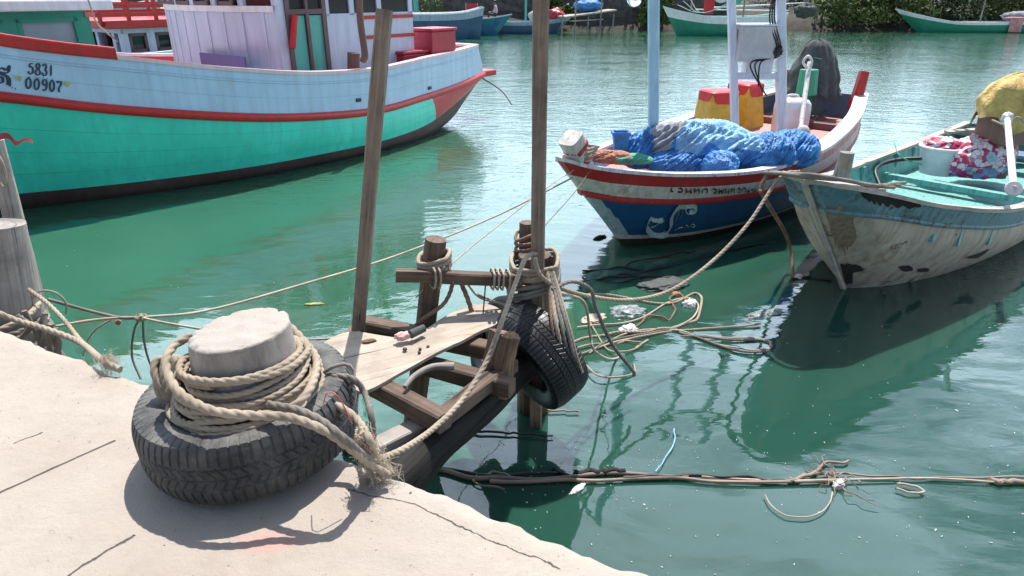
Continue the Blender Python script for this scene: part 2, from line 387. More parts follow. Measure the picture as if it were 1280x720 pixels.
M['c_black'] = paint('black_keel_paint', (.015, .014, .013), (.05, .04, .03), .6, .6)
M['c_cap'] = paint('white_gunwale', (.66, .66, .68), (.20, .16, .14), .6, .5, chips=.04, sc=3)
M['c_pink'] = paint('faded_pink_red', (.48, .17, .17), (.60, .48, .46), .7, .6, chips=.04, sc=2)
M['c_deck'] = paint('faded_pink_deck', (.50, .24, .23), (.20, .08, .08), .5, .6, sc=2)
M['c_thwart'] = paint('dark_red_timber', (.16, .04, .045), amt=.5)
M['c_inblue'] = paint('dull_blue_inside', (.10, .18, .30), amt=.6)
M['skyblue'] = paint('sky_blue_pole_paint', (.36, .60, .74), (.22, .30, .34), .35, .4, sc=3)
M['palewhite'] = paint('pale_white_paint', (.66, .70, .80), (.3, .28, .26), .4, .45, sc=4)
M['r_white'] = paint('dirty_white_hull', (.42, .38, .31), (.16, .10, .065), .75, .6, chips=.045, chipcol=(.04, .03, .028), sc=1.3, bumpd=.004)
M['r_teal'] = paint('worn_teal_belt', (.10, .23, .27), (.04, .05, .05), .8, .5, chips=.07, chipcol=(.045, .035, .03), sc=2.2, bumpd=.003)
M['r_in'] = paint('worn_teal_inside', (.16, .42, .39), (.03, .10, .10), .65, .5, chips=.05, chipcol=(.09, .07, .05), sc=2.5)
M['r_cap'] = wood('split_bare_gunwale', (.34, .30, .26), (.52, .48, .43), sc=1.2)
M['canvas_grey'] = plain('grey_canvas', (.085, .10, .10), .75, 14, .35, .003)
M['canvas_ochre'] = plain('ochre_tarpaulin', (.46, .33, .12), .6, 9, .35, .003)
M['tarp_blue'] = plain('blue_tarpaulin', (.05, .22, .56), .5, 26, .35, .012)
M['tarp_pale'] = plain('pale_blue_tarpaulin', (.22, .46, .72), .5, 26, .3, .012)
def crinkle(name, col, rough=.45):
    def b(t):
        p = t.pos(); q = t.vm('ADD', p, t.vm('SCALE', t.n('TexNoise', {'Vector': p, 'Scale': 5, 'Detail': 3}).outputs['Color'], sc=.25))
        a = t.n('TexVoronoi', {'Vector': q, 'Scale': 11}, feature='DISTANCE_TO_EDGE').outputs['Distance']; c = t.n('TexVoronoi', {'Vector': t.map(q, (1, 1, 2)), 'Scale': 27}, feature='DISTANCE_TO_EDGE').outputs['Distance']
        h = t.math('ADD', t.math('MULTIPLY', a, 1.0), t.math('MULTIPLY', c, .35)); n = t.noise(p, 9, 5, .6)
        cc_ = t.mix(t.ramp(n, [(.35, 0), (.7, 1)]), tuple(x*.75 for x in col), tuple(min(1, x*1.25) for x in col))
        t.out(cc_, rough, t.bump(h, .8, .030), spec=.3)
    return mat(name, b)
M['tarp_blue'] = crinkle('blue_tarpaulin', (.06, .23, .56)); M['tarp_pale'] = crinkle('pale_blue_tarpaulin', (.26, .50, .74)); M['canvas_ochre'] = crinkle('ochre_tarpaulin', (.56, .38, .13), .65); M['canvas_grey'] = plain('grey_canvas', (.07, .082, .08), .8, 14, .35, .003)
M['net_white'] = plain('heap_of_pale_net', (.36, .38, .43), .8, 160, .6, .006)
M['yellow'] = plain('yellow_plastic', (.62, .36, .04), .45, 12, .2)
M['redcloth'] = plain('bright_red', (.58, .02, .03), .5, 12, .2)
M['white_plastic'] = plain('white_plastic', (.72, .70, .74), .45, 9, .12, Subsurface_Weight=.0)
M['grey_plastic'] = plain('grey_plastic', (.50, .48, .49), .5, 9, .15)
M['black'] = plain('black_rubber_cable', (.015, .015, .016), .5)
M['steel'] = plain('galvanised_steel', (.45, .45, .46), .4, 30, .3, Metallic=.6)
M['green_paint'] = paint('green_engine_paint', (.03, .30, .18), amt=.4)
M['turq'] = paint('turquoise_post_paint', (.10, .50, .42), amt=.3)
M['magenta'] = plain('magenta_print_cloth', (.62, .03, .22), .6, 25, .3)
M['orange'] = plain('orange_net', (.46, .20, .13), .8, 60, .4, .004)
M['greennet'] = plain('green_net', (.10, .42, .30), .8, 60, .4, .004)
def foil(name, c1, c2, lo=.47):
    def b(t):
        p = t.uv(); n = t.noise(t.pos(), 5, 6, .7); c = t.mix(t.ramp(n, [(lo, 0), (lo+.25, 1)]), c1, c2); c = t.mix(.5, c, t.mix(t.noise(t.pos(), .35, 3), (.0, .0, .0), c2)); t.out(c, .6, spec=.2)
    return mat(name, b)
M['leaf_a'] = foil('mid_green_leaves', (.05, .085, .02), (.12, .17, .045))
M['leaf_b'] = foil('deep_green_leaves', (.03, .055, .018), (.075, .115, .035))
M['leaf_c'] = foil('light_green_leaves', (.08, .12, .03), (.16, .21, .06))
M['bark'] = plain('bark', (.11, .085, .065), .9, 20, .4, .01)
M['bank'] = plain('dark_muddy_bank', (.07, .06, .05), .95, 2, .5, .05)
M['stonewall'] = plain('dark_stone_wall', (.11, .10, .09), .9, 3, .55, .03)
M['foam'] = plain('white_foam', (.70, .70, .68), .8, 30, .2, .002)
def film_b(t):
    n = t.noise(t.pos(), 22, 5, .6); b = t.n('BsdfPrincipled', {'Base Color': (.45, .48, .50), 'Roughness': .25, 'Alpha': t.ramp(n, [(.35, .15), (.65, .75)]), 'Normal': t.bump(n, .8, .01)}); t.n('OutputMaterial', {'Surface': b.outputs[0]})
M['film'] = mat('clear_plastic_film', film_b)
# ------------------------------------------------------------------ SETTING: water, quay, bank, sky
mb = MB(); mb.add([(-220, -30, WZ), (260, -30, WZ), (260, 300, WZ), (-220, 300, WZ)], [[0, 1, 2, 3]])
tag(mb.build('water', M['water'], origin=V(0, 0, WZ)), kind='structure')
# quay slab: a along the edge, b inward
E0 = V(.36, 1.19, 0); ED = unit(V(-1, .522, 0)); EN = V(-ED[1], ED[0], 0)   # EN points inland?
if EN@(V(0, 0, 0)-E0) < 0: EN = -EN
av = np.r_[np.linspace(-9, -1.0, 30)[:-1], np.arange(-1.0, 3.6, .02), np.linspace(3.62, 14, 60)]
bv = np.r_[0, .004, .01, .018, .03, .045, .06, .08, np.arange(.1, 2.2, .022), np.linspace(2.25, 9, 24)]
rows = []
for a in av:
    jit = .022*noise.noise(Vector((a*2.3, 1, 0)))+.014*noise.noise(Vector((a*9, 2, 0)))+.008*noise.noise(Vector((a*31, 3, 0)))
    r = []
    for k, b in enumerate(bv):
        p = E0+ED*a+EN*(b+jit*max(0, 1-b/.3))
        z = .004*noise.noise(Vector((p[0]*3, p[1]*3, 0)))+.0018*noise.noise(Vector((p[0]*14, p[1]*14, 2)))+.0009*noise.noise(Vector((p[0]*50, p[1]*50, 5)))
        ed = max(0, 1-b/.05); z -= .016*ed**2*(1+.8*noise.noise(Vector((a*14, b*20, 4))))
        chip = noise.noise(Vector((a*6, b*7, 8)));
        if b < .16 and chip > .32: z -= (chip-.32)*.05*(1-b/.16)
        r.append((p[0], p[1], z))
    face = []
    for zz in (-1.6, -1.0, -.6, -.3, -.12, -.04):
        p = E0+ED*a+EN*(jit+.012*noise.noise(Vector((a*5, zz*6, 3)))+.01)
        face.append((p[0], p[1], zz))
    rows.append(face+r)
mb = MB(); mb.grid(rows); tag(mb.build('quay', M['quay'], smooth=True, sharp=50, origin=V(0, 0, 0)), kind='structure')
# grit and crumbs lying on the quay: uncountable
mb = MB()
for k in range(520):
    a_ = random.uniform(-.8, 3.0); b_ = abs(random.gauss(0, .35))+.03 if k % 2 else random.uniform(.05, 1.3); q = E0+ED*a_+EN*b_
    s_ = random.uniform(.0008, .0022)*(1.8 if random.random() < .05 else 1); mb.box(V(q[0], q[1], s_*.3), s_*random.uniform(.8, 1.8), s_, s_*.9, random.uniform(0, 3))
QG = mb
# far bank
mb = MB(); g = []
for x in np.linspace(-140, 170, 110):
    yb = 45.5+.02*x+1.2*noise.noise(Vector((x*.08, 0, 0)))
    g.append([(x, yb+d, WZ+h+(.25*noise.noise(Vector((x*.7, d, 0))) if d > 0 else 0)) for d, h in ((-1, -1.0), (0, .0), (.7, .5), (1.8, 1.1), (6, 1.7), (30, 3.2), (220, 6))])
mb.grid(g, flip=True); tag(mb.build('bank', M['bank'], smooth=True, origin=V(0, 45, WZ)), kind='structure')
# ------------------------------------------------------------------ hull generator
class Hull:
    """lines: list of station lists (s,n,z), top to bottom; near side = +n; far side is its mirror"""
    def __init__(h, O, ang, lines, bulge=None, seg=(6,), nt=60):
        h.O = V(*O, 0); h.d = V(math.cos(ang), math.sin(ang), 0); h.r = V(math.sin(ang), -math.cos(ang), 0)
        h.lines = [cr(l, nt) for l in lines]; h.nt = nt; h.bulge = bulge or [0]*(len(lines)-1); h.seg = seg
    def w(h, s, n, z): return h.O+h.d*s+h.r*n+V(0, 0, z)
    def loc(h, t, v, side=1):              # t 0..1, v 0..nlines-1
        k = min(int(v), len(h.lines)-2); f = v-k; x = t*(h.nt-1); i = min(int(x), h.nt-2); g = x-i
        a = h.lines[k][i]*(1-g)+h.lines[k][i+1]*g; b = h.lines[k+1][i]*(1-g)+h.lines[k+1][i+1]*g
        p = a*(1-f)+b*f; amp = h.bulge[k]*min(1, 5*t+.0)*4*f*(1-f)
        return V(p[0], (p[1]+amp)*side, p[2])
    def pt(h, t, v, side=1, off=0):
        p = h.loc(t, v, side)
        if off: p = p+V(0, off*side, 0)
        return h.w(*p)
    def line(h, k, side=1, n=None, dn=0, dz=0, t0=0, t1=1):
        return np.array([h.w(*(lambda q: V(q[0], q[1]+dn*side, q[2]+dz))(h.loc(t, k, side))) for t in np.linspace(t0, t1, n or h.nt)])
    def mesh(h, mb, vs, matfn, nt=None, t0=0, t1=1):
        nt = nt or h.nt; ts = np.linspace(t0, t1, nt)
        for side in (1, -1):
            g = np.array([[h.pt(t, v, side) for v in vs] for t in ts])
            gl = np.r_[0, np.cumsum(np.linalg.norm(np.diff(g[nt//2], axis=0), axis=1))]
            uv = np.array([[(t*8, gl[j]) for j in range(len(vs))] for t in ts])
            m = np.array([[matfn((ts[i]+ts[i+1])/2, (vs[j]+vs[j+1])/2) for j in range(len(vs)-1)] for i in range(nt-1)])
            mb.grid(g, m, uv=uv, flip=side > 0)
        for t in (t0, t1):                  # close the ends
            a = np.array([h.pt(t, v, 1) for v in vs]); b = np.array([h.pt(t, v, -1) for v in vs])
            g = np.stack([a, (a+b)/2, b]); m = np.array([[matfn(t, (vs[j]+vs[j+1])/2) for j in range(len(vs)-1)]]*2)
            mb.grid(g, m, flip=(t == t0), uv=np.array([[(k*.5, v*.3) for v in vs] for k in range(3)]))
        return mb
    def inside(h, mb, wall, depth, m_wall=0, m_deck=0, t0=.02, t1=.98, nt=None, top=0, steps=1):
        """inner skin going down to a flat sole"""
        nt = nt or h.nt; ts = np.linspace(t0, t1, nt); In = {}
        nv = len(h.lines)-1; vv = np.linspace(top, nv, 60)
        for side in (1, -1):
            g = []
            for t in ts:
                z1 = depth if np.isscalar(depth) else np.interp(t, *depth); c_ = np.array([h.loc(t, v, 1) for v in vv]); z0 = c_[0, 2]; z1 = min(z1, z0-.02); row = []
                for zz in (z0, z0*.66+z1*.34, z0*.33+z1*.67, z1):
                    k = int(np.argmax(c_[:, 2] <= zz+1e-6)) if (c_[:, 2] <= zz+1e-6).any() else len(vv)-1; row.append(h.w(c_[k, 0]+(0 if t > .5 else .0), max(.006, c_[k, 1]-wall)*side, zz))
                g.append(row)
            g = np.array(g); mb.grid(g, m_wall, flip=side < 0, uv=np.array([[(t*8, k*.2) for k in range(4)] for t in ts])); In[side] = g[:, -1]
        mb.grid(np.stack([In[1], (In[1]+In[-1])/2, In[-1]], 1), m_deck, flip=False, uv=np.array([[(t*8, k*.5) for k in range(3)] for t in ts]))
        for e, fl in ((0, False), (-1, True)):
            a = [h.w(*(lambda p: (p[0], max(.01, p[1]-wall)*sd, p[2]))(h.loc(ts[e], top, 1))) for sd in (1, -1)]
            mb.add([a[0], a[1], In[-1][e], In[1][e]], [[0, 1, 2, 3]], m_wall)
        return mb
    def cap(h, mb, w, th, m=0, nt=None, t0=0, t1=1, over=.015, top=0, sides=(1, -1), dz=0):
        nt = nt or h.nt
        for side in sides:
            g = []
            for t in np.linspace(t0, t1, nt):
                p = h.loc(t, top, 1); o = p[1]+over; i = max(.0, p[1]-w)
                z = p[2]+dz+.004*noise.noise(Vector((t*20, side, 0)))
                g.append([h.w(p[0], o*side, z-th*.3), h.w(p[0], o*side, z+th*.7), h.w(p[0], i*side, z+th*.7), h.w(p[0], i*side, z-th*.3)])
            g = np.array(g); mb.grid(g, m, closev=True, flip=side > 0, uv=np.array([[(t*8, k*.05) for k in range(4)] for t in np.linspace(0, 1, nt)]))
            for e in (0, -1): mb.add(g[e], [[0, 1, 2, 3]], m)
        return mb
    def strip(h, mb, k, rad, m=0, side=1, t0=0, t1=1, hz=None, dn=0, dz=0, nt=None):   # half-round rubbing strake
        p = h.line(k, side, nt, dn=dn, dz=dz, t0=t0, t1=t1)
        T, U, W = frames(p); g = []
        for i, q in enumerate(p):
            o = h.r*side
            g.append([q+V(0, 0, (hz or rad)*math.sin(a))+o*rad*max(-.3, math.cos(a)) for a in np.linspace(-PI/2-.5, PI/2+.5, 9)])
        g = np.array(g); mb.grid(g, m, closev=True, flip=side > 0, uv=np.array([[(i*.1, j*.02) for j in range(9)] for i in range(len(p))]))
        for e in (0, -1): mb.add(g[e], [list(range(9))], m)
        return mb
    def find(h, px, py, v0=0, v1=1):         # surface parameters under a pixel (for lettering)
        best = None; T0, T1, A, B = 0, 1, v0, v1
        for it in range(5):
            for t in np.linspace(T0, T1, 25):
                for v in np.linspace(A, B, 15):
                    e = np.linalg.norm(PR(h.pt(t, v))-(px, py))
                    if best is None or e < best[0]: best = (e, t, v)
            dt, dv = (T1-T0)/10, (B-A)/8; T0, T1 = max(0, best[1]-dt), min(1, best[1]+dt); A, B = max(v0, best[2]-dv), min(v1, best[2]+dv)
        return best[1], best[2]
def letters(mb, hull, strokes, corners, v0, v1, wmin, wmax, nib=.6, off=.004, m=0):
    """strokes in unit-box coordinates, laid on the hull through the four corners (tl,tr,br,bl)"""
    C = [np.array(hull.find(*c, v0, v1)) for c in corners]
    def f(x, y):
        a = C[0]*(1-x)+C[1]*x; b = C[3]*(1-x)+C[2]*x; return a*y+b*(1-y)
    for si, st in enumerate(strokes):
        wsc = 1
        if isinstance(st, tuple): st, wsc = st
        pts = cr(st, max(8, len(st)*6)) if len(st) > 2 else np.array(st, float)[[0, -1]]
        if len(pts) == 2: pts = pts[0]+(pts[1]-pts[0])*np.linspace(0, 1, 5)[:, None]
        w3 = np.array([hull.pt(*f(*p), off=off+.0006*si) for p in pts])
        T = np.gradient(w3, axis=0); T /= np.linalg.norm(T, axis=1)[:, None]+1e-9
        Nn = hull.r; side = np.cross(T, Nn); side /= np.linalg.norm(side, axis=1)[:, None]+1e-9; ang = np.arctan2(T[:, 2], T@hull.d)
        w = (wmin+(wmax-wmin)*np.abs(np.sin(ang-nib)))*wsc/2; k = len(pts); tp = np.minimum(1, .45+np.minimum(np.arange(k), k-1-np.arange(k))*.5); w = w*tp
        a = w3+side*w[:, None]; b = w3-side*w[:, None]
        mb.grid(np.stack([a, b], 1), m)
    return mb
# ------------------------------------------------------------------ BIG TURQUOISE BOAT
ang = math.atan2(.79, .61)
G = [(-.2, .05, 2.3), (1.2, .75, 1.7), (2.6, 1.38, 1.2), (4.05, 1.84, .80), (5.0, 2.07, .62), (6.3, 2.30, .40), (7.4, 2.36, .27), (8.6, 2.27, .225), (9.7, 2.07, .27), (10.8, 1.78, .30), (11.8, 1.45, .34)]
R_ = [(.2, .04, 1.5), (1.4, .70, 1.0), (2.6, 1.30, .60), (3.91, 1.80, .31), (4.9, 2.05, .08), (6.2, 2.29, -.15), (7.3, 2.36, -.28), (8.5, 2.28, -.355), (9.64, 2.07, -.32), (10.9, 1.75, -.27), (12.0, 1.42, -.19)]
Wg = [(.9, .02, -1.), (1.8, .35, -1.), (2.8, .78, -1.), (3.92, 1.17, -1.), (4.9, 1.58, -1.), (6.2, 1.98, -1.), (7.4, 2.12, -1.), (8.7, 2.12, -1.), (9.9, 1.90, -1.), (11.1, 1.45, -.84), (12.0, 1.12, -.40)]
fr_ = [.84, .84, .84, .84, .83, .80, .77, .74, .66, .5, .45]
Kg = [tuple(np.array(a)*(1-f)+np.array(b)*f+V(0, .05, 0)) for a, b, f in zip(R_, Wg, fr_)]
Bg = [(a[0], a[1]*.55, a[2]-.5 if i < 9 else a[2]-.12) for i, a in enumerate(Wg)]
g = Hull((-9, 5), ang, [G, R_, Kg, Wg, Bg], [.0, .05, .03, 0], nt=80)
root = empty('fishing_boat', g.w(6, 0, WZ), 'large turquoise and pale blue wooden fishing boat with red rubbing strake and number 5831 00907', 'boat')
mb = MB(); vs = [0, .15, .3, .5, .7, .85, 1, 1.2, 1.4, 1.6, 1.8, 2, 2.5, 3, 3.5, 4]
def gm(t, v):
    if v < 1: return 0
    if v < 2: return 1 if t < .815 else 2
    return 3
g.mesh(mb, vs, gm, nt=90); mb.build('hull', [M['g_blue'], M['g_green'], M['g_red'], M['g_boot']], root, smooth=True, sharp=40)
mb = MB(); g.inside(mb, .10, -.25, 0, 1, t0=.03, t1=.985); mb.build('deck', [M['g_red'], M['g_trim']], root)
mb = MB(); g.cap(mb, .13, .045, 0, t0=.36); a = g.loc(1, 0); 
mb.box(g.w(a[0]-.06, 0, a[2]+.012), .16, a[1]*2, .045, ang); mb.build('gunwale', paint('pinkish_gunwale_paint', (.72, .55, .58), amt=.2), root)
mb = MB(); g.cap(mb, .16, .13, 0, t0=.0, t1=.40, dz=.02, over=.03); mb.build('bow_rail', M['g_red'], root, bevel=.02)
for side in (1, -1):
    mb = MB(); g.strip(mb, 1, .05, 0, side, hz=.055); mb.build('rubbing_strake', M['g_red'], root, smooth=True, sharp=50)
    mb = MB(); g.strip(mb, .22, .012, 0, side, t0=.05, t1=.98); mb.build('moulding', M['g_blue'], root, smooth=True)
e = [g.loc(1, 1, s_) for s_ in (1, -1)]; mb = MB(); mb.box(g.w(e[0][0]+.16, 0, e[0][2]+.01), .38, e[0][1]*2+.06, .11, ang); mb.build('stern_strake', M['g_red'], root, bevel=.02)
for px, py in ((448, 125), (537, 110)):      # scuppers
    t_, v_ = g.find(px, py); q = g.pt(t_, v_, off=.004); q2 = g.pt(t_+.01, v_, off=.004); T_ = unit(q2-q)
    mb = MB(); mb.box(q, .10, .02, .05, tilt=(T_, g.r, V(0, 0, 1))); mb.build('scupper', M['black'], root, bevel=.004)
# registration marks
dig = {'5': [[(.9, .95), (.35, .95)], [(.32, .95), (.25, .58)], [(.25, .58), (.6, .68), (.88, .45), (.8, .12), (.45, .0), (.12, .14), (.2, .24)]],
       '8': [[(.5, .52), (.2, .72), (.3, .95), (.55, 1.), (.8, .85), (.72, .62), (.5, .52), (.2, .38), (.1, .18), (.35, .0), (.68, .02), (.9, .2), (.75, .42), (.5, .52)]],
       '3': [[(.12, .8), (.25, .96), (.55, 1), (.82, .84), (.7, .6), (.42, .53)], [(.42, .53), (.78, .45), (.9, .2), (.65, .02), (.3, .02), (.1, .18), (.2, .26)]],
       '1': [[(.5, 1.), (.5, 0)]], '0': [[(.5, 1), (.2, .8), (.15, .5), (.22, .18), (.5, 0), (.78, .2), (.85, .5), (.78, .82), (.5, 1)], ([(.5, 1.0), (.6, 1.1)], .6)],
       '9': [[(.85, .72), (.7, .52), (.4, .48), (.18, .66), (.25, .9), (.52, 1), (.8, .9), (.86, .6), (.78, .2), (.5, 0), (.2, .08)]],
       '7': [[(.12, .8), (.2, .96), (.5, .9), (.86, 1)], [(.86, 1.0), (.72, .62), (.46, .42), (.45, .15), (.55, 0)]]}
def word(w, x0, x1, y0, y1, sl=0):
    out = []; n = len(w); dx = (x1-x0)/n
    for i, ch in enumerate(w):
        for st in dig[ch]:
            sc = 1
            if isinstance(st, tuple): st, sc = st
            out.append(([(x0+dx*(i+.08+.8*a), y0+(y1-y0)*b) for a, b in st], sc))
    return out
st = word('5831', .06, .74, .57, 1.0)+word('00907', .0, .98, .0, .42)
st += [([(.12+k*.105, .475), (.135+k*.105, .475)], 1.1) for k in range(6)]
mb = MB(); letters(mb, g, st, [(31, 78), (79, 82), (79, 116), (30, 110)], 0, 1, .007, .020, nib=.15)
th = [[(.0, .80), (.35, .98), (.7, .92), (1, 1.2)], [(1.0, 1.2), (.9, .85), (.6, .72), (.0, .74)], [(0., .62), (.5, .6), (.95, .44), (1.0, .0)], [(.12, .1), (.1, .4), (.4, .42), (.42, .18), (.15, .08)], [(.72, .6), (.85, .3), (.8, .05)], [(1.15, -.05), (1.22, -.05)], [(1.42, -.07), (1.5, -.07)]]
mb.build('registration_lettering', M['navy'], root); mb = MB(); letters(mb, g, th, [(-4, 84), (12, 86), (12, 108), (-4, 105)], 0, 1, .010, .030, nib=.3)
mb.build('registration_lettering', M['navy'], root)
for px, py in ((24, 98), (84, 105)):
    mb = MB(); t_, v_ = g.find(px, py); c = g.pt(t_, v_, off=.006); mb.add([c+g.d*-.05+V(0, 0, .02), c+g.d*.05+V(0, 0, .02), c+V(0, 0, -.03)], [[0, 1, 2]]); mb.build('ochre_mark', M['ochre'], root)
# wheelhouse: s 7.45..10, n +-1.5
s0, s1, hb, zb, zt = 7.45, 10.05, 1.5, -.25, 2.0
def wall(mb, a, b, z0, z1, th=.05, m=0):
    a, b = np.array(a), np.array(b); d = unit(b-a); n = np.cross(d, V(0, 0, 1))
    c = (a+b)/2; mb.box(V(c[0], c[1], (z0+z1)/2), np.linalg.norm(b-a), th, z1-z0, m=m, tilt=(d, n, V(0, 0, 1)))
def fw(n, k=.30):                          # curved front
    return g.w(s0-.35*(1-(n/hb)**2), n, 0)
mb = MB(); ns = np.linspace(-hb, hb, 19)
for z0, z1, dd in ((zb, 1.1, 0), (1.48, zt, 0)):
    f = np.array([[fw(n)+V(0, 0, z0), fw(n)+V(0, 0, z1)] for n in ns]); b = f+g.d*.06
    mb.grid(f, flip=True); mb.grid(b); mb.grid(np.stack([f[:, 1], b[:, 1]], 1), flip=True); mb.grid(np.stack([f[:, 0], b[:, 0]], 1))
for i in (0, 3, 6, 9, 12, 15, 18):
    q = fw(ns[i]); mb.box(q+g.d*.03+V(0, 0, 1.29), .07, .12, .38, ang)
for sd in (1, -1):                         # side walls, with window slots and door gap
    A = g.w(s0, hb*sd, 0); B = g.w(s1, hb*sd, 0)
    if sd < 0: wall(mb, A, B, zb, 1.05); wall(mb, A, B, 1.5, zt)
    else:
        wall(mb, A, g.w(7.62, hb, 0), zb, zt); wall(mb, g.w(8.28, hb, 0), B, zb, .98); wall(mb, g.w(8.28, hb, 0), B, 1.42, zt); wall(mb, g.w(7.62, hb, 0), g.w(8.28, hb, 0), 1.75, zt)
    for s_ in (8.28, 8.75, 9.3, 9.98): mb.box(g.w(s_+.03, hb*sd, 1.2), .09, .05, .5, ang)
wall(mb, g.w(s1, -hb, 0), g.w(s1, hb, 0), zb, zt)
cab = mb.build('wheelhouse', M['g_white'], root)
mb = MB(); f = np.array([[fw(n)-g.d*.02+V(0, 0, 1.02), fw(n)-g.d*.02+V(0, 0, 1.10)] for n in ns]); b = f+g.d*.03; mb.grid(f, flip=True); mb.grid(np.stack([f[:, 1], b[:, 1]], 1), flip=True); mb.build('window_sill', M['g_trim'], cab)
for i in range(1, 18, 2):                  # vertical boards
    q = fw(ns[i])-g.d*.004; mb = MB(); mb.box(q+V(0, 0, .4), .014, .03, 1.26, ang); mb.build('batten', M['g_white'], cab)
mb = MB(); f = np.array([[fw(n)+g.d*.03+V(0, 0, 1.1), fw(n)+g.d*.03+V(0, 0, 1.48)] for n in ns]); mb.grid(f, flip=True)
for sd in (1, -1): wall(mb, g.w(8.28 if sd > 0 else s0, (hb-.01)*sd, 0), g.w(s1, (hb-.01)*sd, 0), .95, 1.5, .01)
mb.build('window_glass', M['glass'], cab)
for i in range(3, 18, 3):
    q = fw((ns[i-1]+ns[i-2])/2)-g.d*.01; mb = MB()
    for a_, b_, c_, d_ in ((0, 1.13, .36, .05), (0, 1.46, .36, .05), (-.165, 1.3, .04, .34), (.165, 1.3, .04, .34)): mb.box(q+g.r*a_+V(0, 0, b_), .03, c_, d_, ang)
    mb.build('window_frame', M['brown'], cab)
for zz in (.60, .89):
    mb = MB(); wall(mb, g.w(8.9, hb+.035, 0), g.w(s1, hb+.035, 0), zz, zz+.05, .02); mb.build('red_stripe', M['g_red'], cab)
mb = MB()
for s_, w_ in ((7.62, .07), (7.94, .05), (8.24, .07)): mb.box(g.w(s_, hb+.02, .72), w_, .07, 1.95, ang)
mb.box(g.w(7.93, hb+.02, 1.02), .62, .06, .07, ang); mb.box(g.w(7.93, hb+.02, 1.70), .69, .07, .08, ang); mb.box(g.w(7.93, hb+.02, -.2), .69, .065, .08, ang)
dr = mb.build('door', M['brown'], root)
for s_ in (7.78, 8.10):
    mb = MB(); mb.box(g.w(s_, hb+.005, .40), .25, .03, 1.14, ang); mb.build('door_panel', M['turq'], dr)
    mb = MB(); mb.box(g.w(s_, hb+.005, 1.36), .25, .02, .6, ang); mb.build('door_pane', M['glass'], dr)
mb = MB(); log_mesh(mb, g.w(7.60, hb+.09, .55), g.w(7.70, hb+.09, .98), .045, .045, rough=.02); mb.build('fire_bottle', M['redcloth'], root, smooth=True)
mb = MB(); mb.box(g.w((s0+s1)/2-.1, 0, zt+.03), s1-s0+.9, hb*2+.35, .06, ang); mb.build('roof', M['g_trim'], root, bevel=.02)
mb = MB(); log_mesh(mb, g.w(9.2, .4, zt), g.w(9.2, .4, 5.2), .07, .05, rough=.01); mb.build('mast', M['g_white'], root, smooth=True)  # mast added out of view for its reflection in the water
mb = MB(); mb.box(g.w(7.0, .75, .33), .03, 1.15, .26, ang); mb.build('purple_panel', M['purple'], root)
# exhaust pipe
mb = MB(); tube(mb, cr([Q(447, -60, 10.3), Q(450, 20, 10.3), Q(456, 66, 10.3), Q(454, 76, 10.35)], 20), .05, 12); 
tube(mb, cr([Q(442, 66, 10.45), Q(442, 110, 10.45)], 4), .09, 14); mb.build('exhaust_pipe', M['rust'], root, smooth=True)
# red boxes on the stern deck: things of their own
def chest(c, sx, sy, sz, rot, m, label, lidh=.05):
    r_ = empty('storage_box', c, label, 'box'); mb = MB(); mb.box(V(c[0], c[1], c[2]+sz/2), sx, sy, sz, rot); mb.build('box_body', m, r_, bevel=.02)
    mb = MB(); mb.box(V(c[0], c[1], c[2]+sz+lidh/2+.002), sx+.05, sy+.05, lidh, rot); mb.build('lid', m, r_, bevel=.015); return r_
q = Q(541, 36, 12.45); chest(V(q[0], q[1], -.25), .62, .50, q[2]+.22, ang+.02, M['redbox'], 'tall red storage box with pale lit top near the stern of the turquoise boat')
q = Q(507, 64, 12.0); chest(V(q[0], q[1], -.25), .62, .5, q[2]+.22, ang+.02, M['redbox'], 'low red lidded box in front of the taller red box on the turquoise boat')
mb = MB(); rope('mooring_line', [g.w(12.35, .9, -.25), Q(625, 112, 12.8), Q(640, 131, 12.0)], .012, M['rope_dark'], 'short dark line slanting into the water from the turquoise stern', 'rope', twisted=False)

# ------------------------------------------------------------------ BLUE BOAT IN THE MIDDLE
angc = math.atan2(.728, .686)
G = [(0, .03, .02), (.32, .27, -.08), (1.04, .60, -.20), (1.93, .90, -.27), (2.8, 1.0, -.26), (3.48, 1.0, -.22), (4.6, .86, -.11), (5.75, .56, .02)]
Wc = [(1.02, .015, -1), (1.22, .16, -1), (1.6, .40, -1), (2.4, .64, -1), (3.1, .75, -1), (3.8, .78, -1), (4.8, .66, -1), (5.7, .42, -1)]
fr_ = [.15, .31, .37, .84]
def lerpl(A, B, f, dn=0): return [tuple(np.array(a)*(1-f)+np.array(b)*f+V(0, dn, 0)) for a, b in zip(A, B)]
Bc = [(a[0]+.25 if i == 0 else a[0], a[1]*.5, -1.35) for i, a in enumerate(Wc)]
cL = [G]+[lerpl(G, Wc, f, .045*4*f*(1-f)) for f in fr_]+[lerpl(G, Wc, .90), Wc, Bc]
for L_ in cL[1:5]: L_[0] = (L_[0][0], .02, L_[0][2])
h = Hull((.39, 5.45), angc, cL, nt=70)
root = empty('longtail_boat', h.w(2.8, 0, WZ), 'blue wooden boat with red and white stripes and blue bundles on its foredeck', 'boat')
def cm(t, v):
    if v < 1: return 0 if t < .62 else 4
    if v < 2: return 1
    if v < 3: return 0
    if v < 4: return 5 if t < .045+.03*(v-3) else 2
    if v < 5: return 1
    return 3
mb = MB(); h.mesh(mb, [0, .5, 1, 1.5, 2, 2.5, 3, 3.25, 3.5, 3.75, 4, 4.5, 5, 5.5, 6, 7], cm, nt=90)
mb.build('hull', [M['c_red'], M['c_white'], M['c_blue'], M['c_black'], M['c_pink'], M['c_stem']], root, smooth=True, sharp=40)
mb = MB(); h.inside(mb, .06, ([0, .3, .55, .56, 1], [-.16, -.42, -.48, -.42, -.28]), 0, 1, t0=.03, t1=.985); mb.build('deck', [M['c_inblue'], M['c_deck']], root)
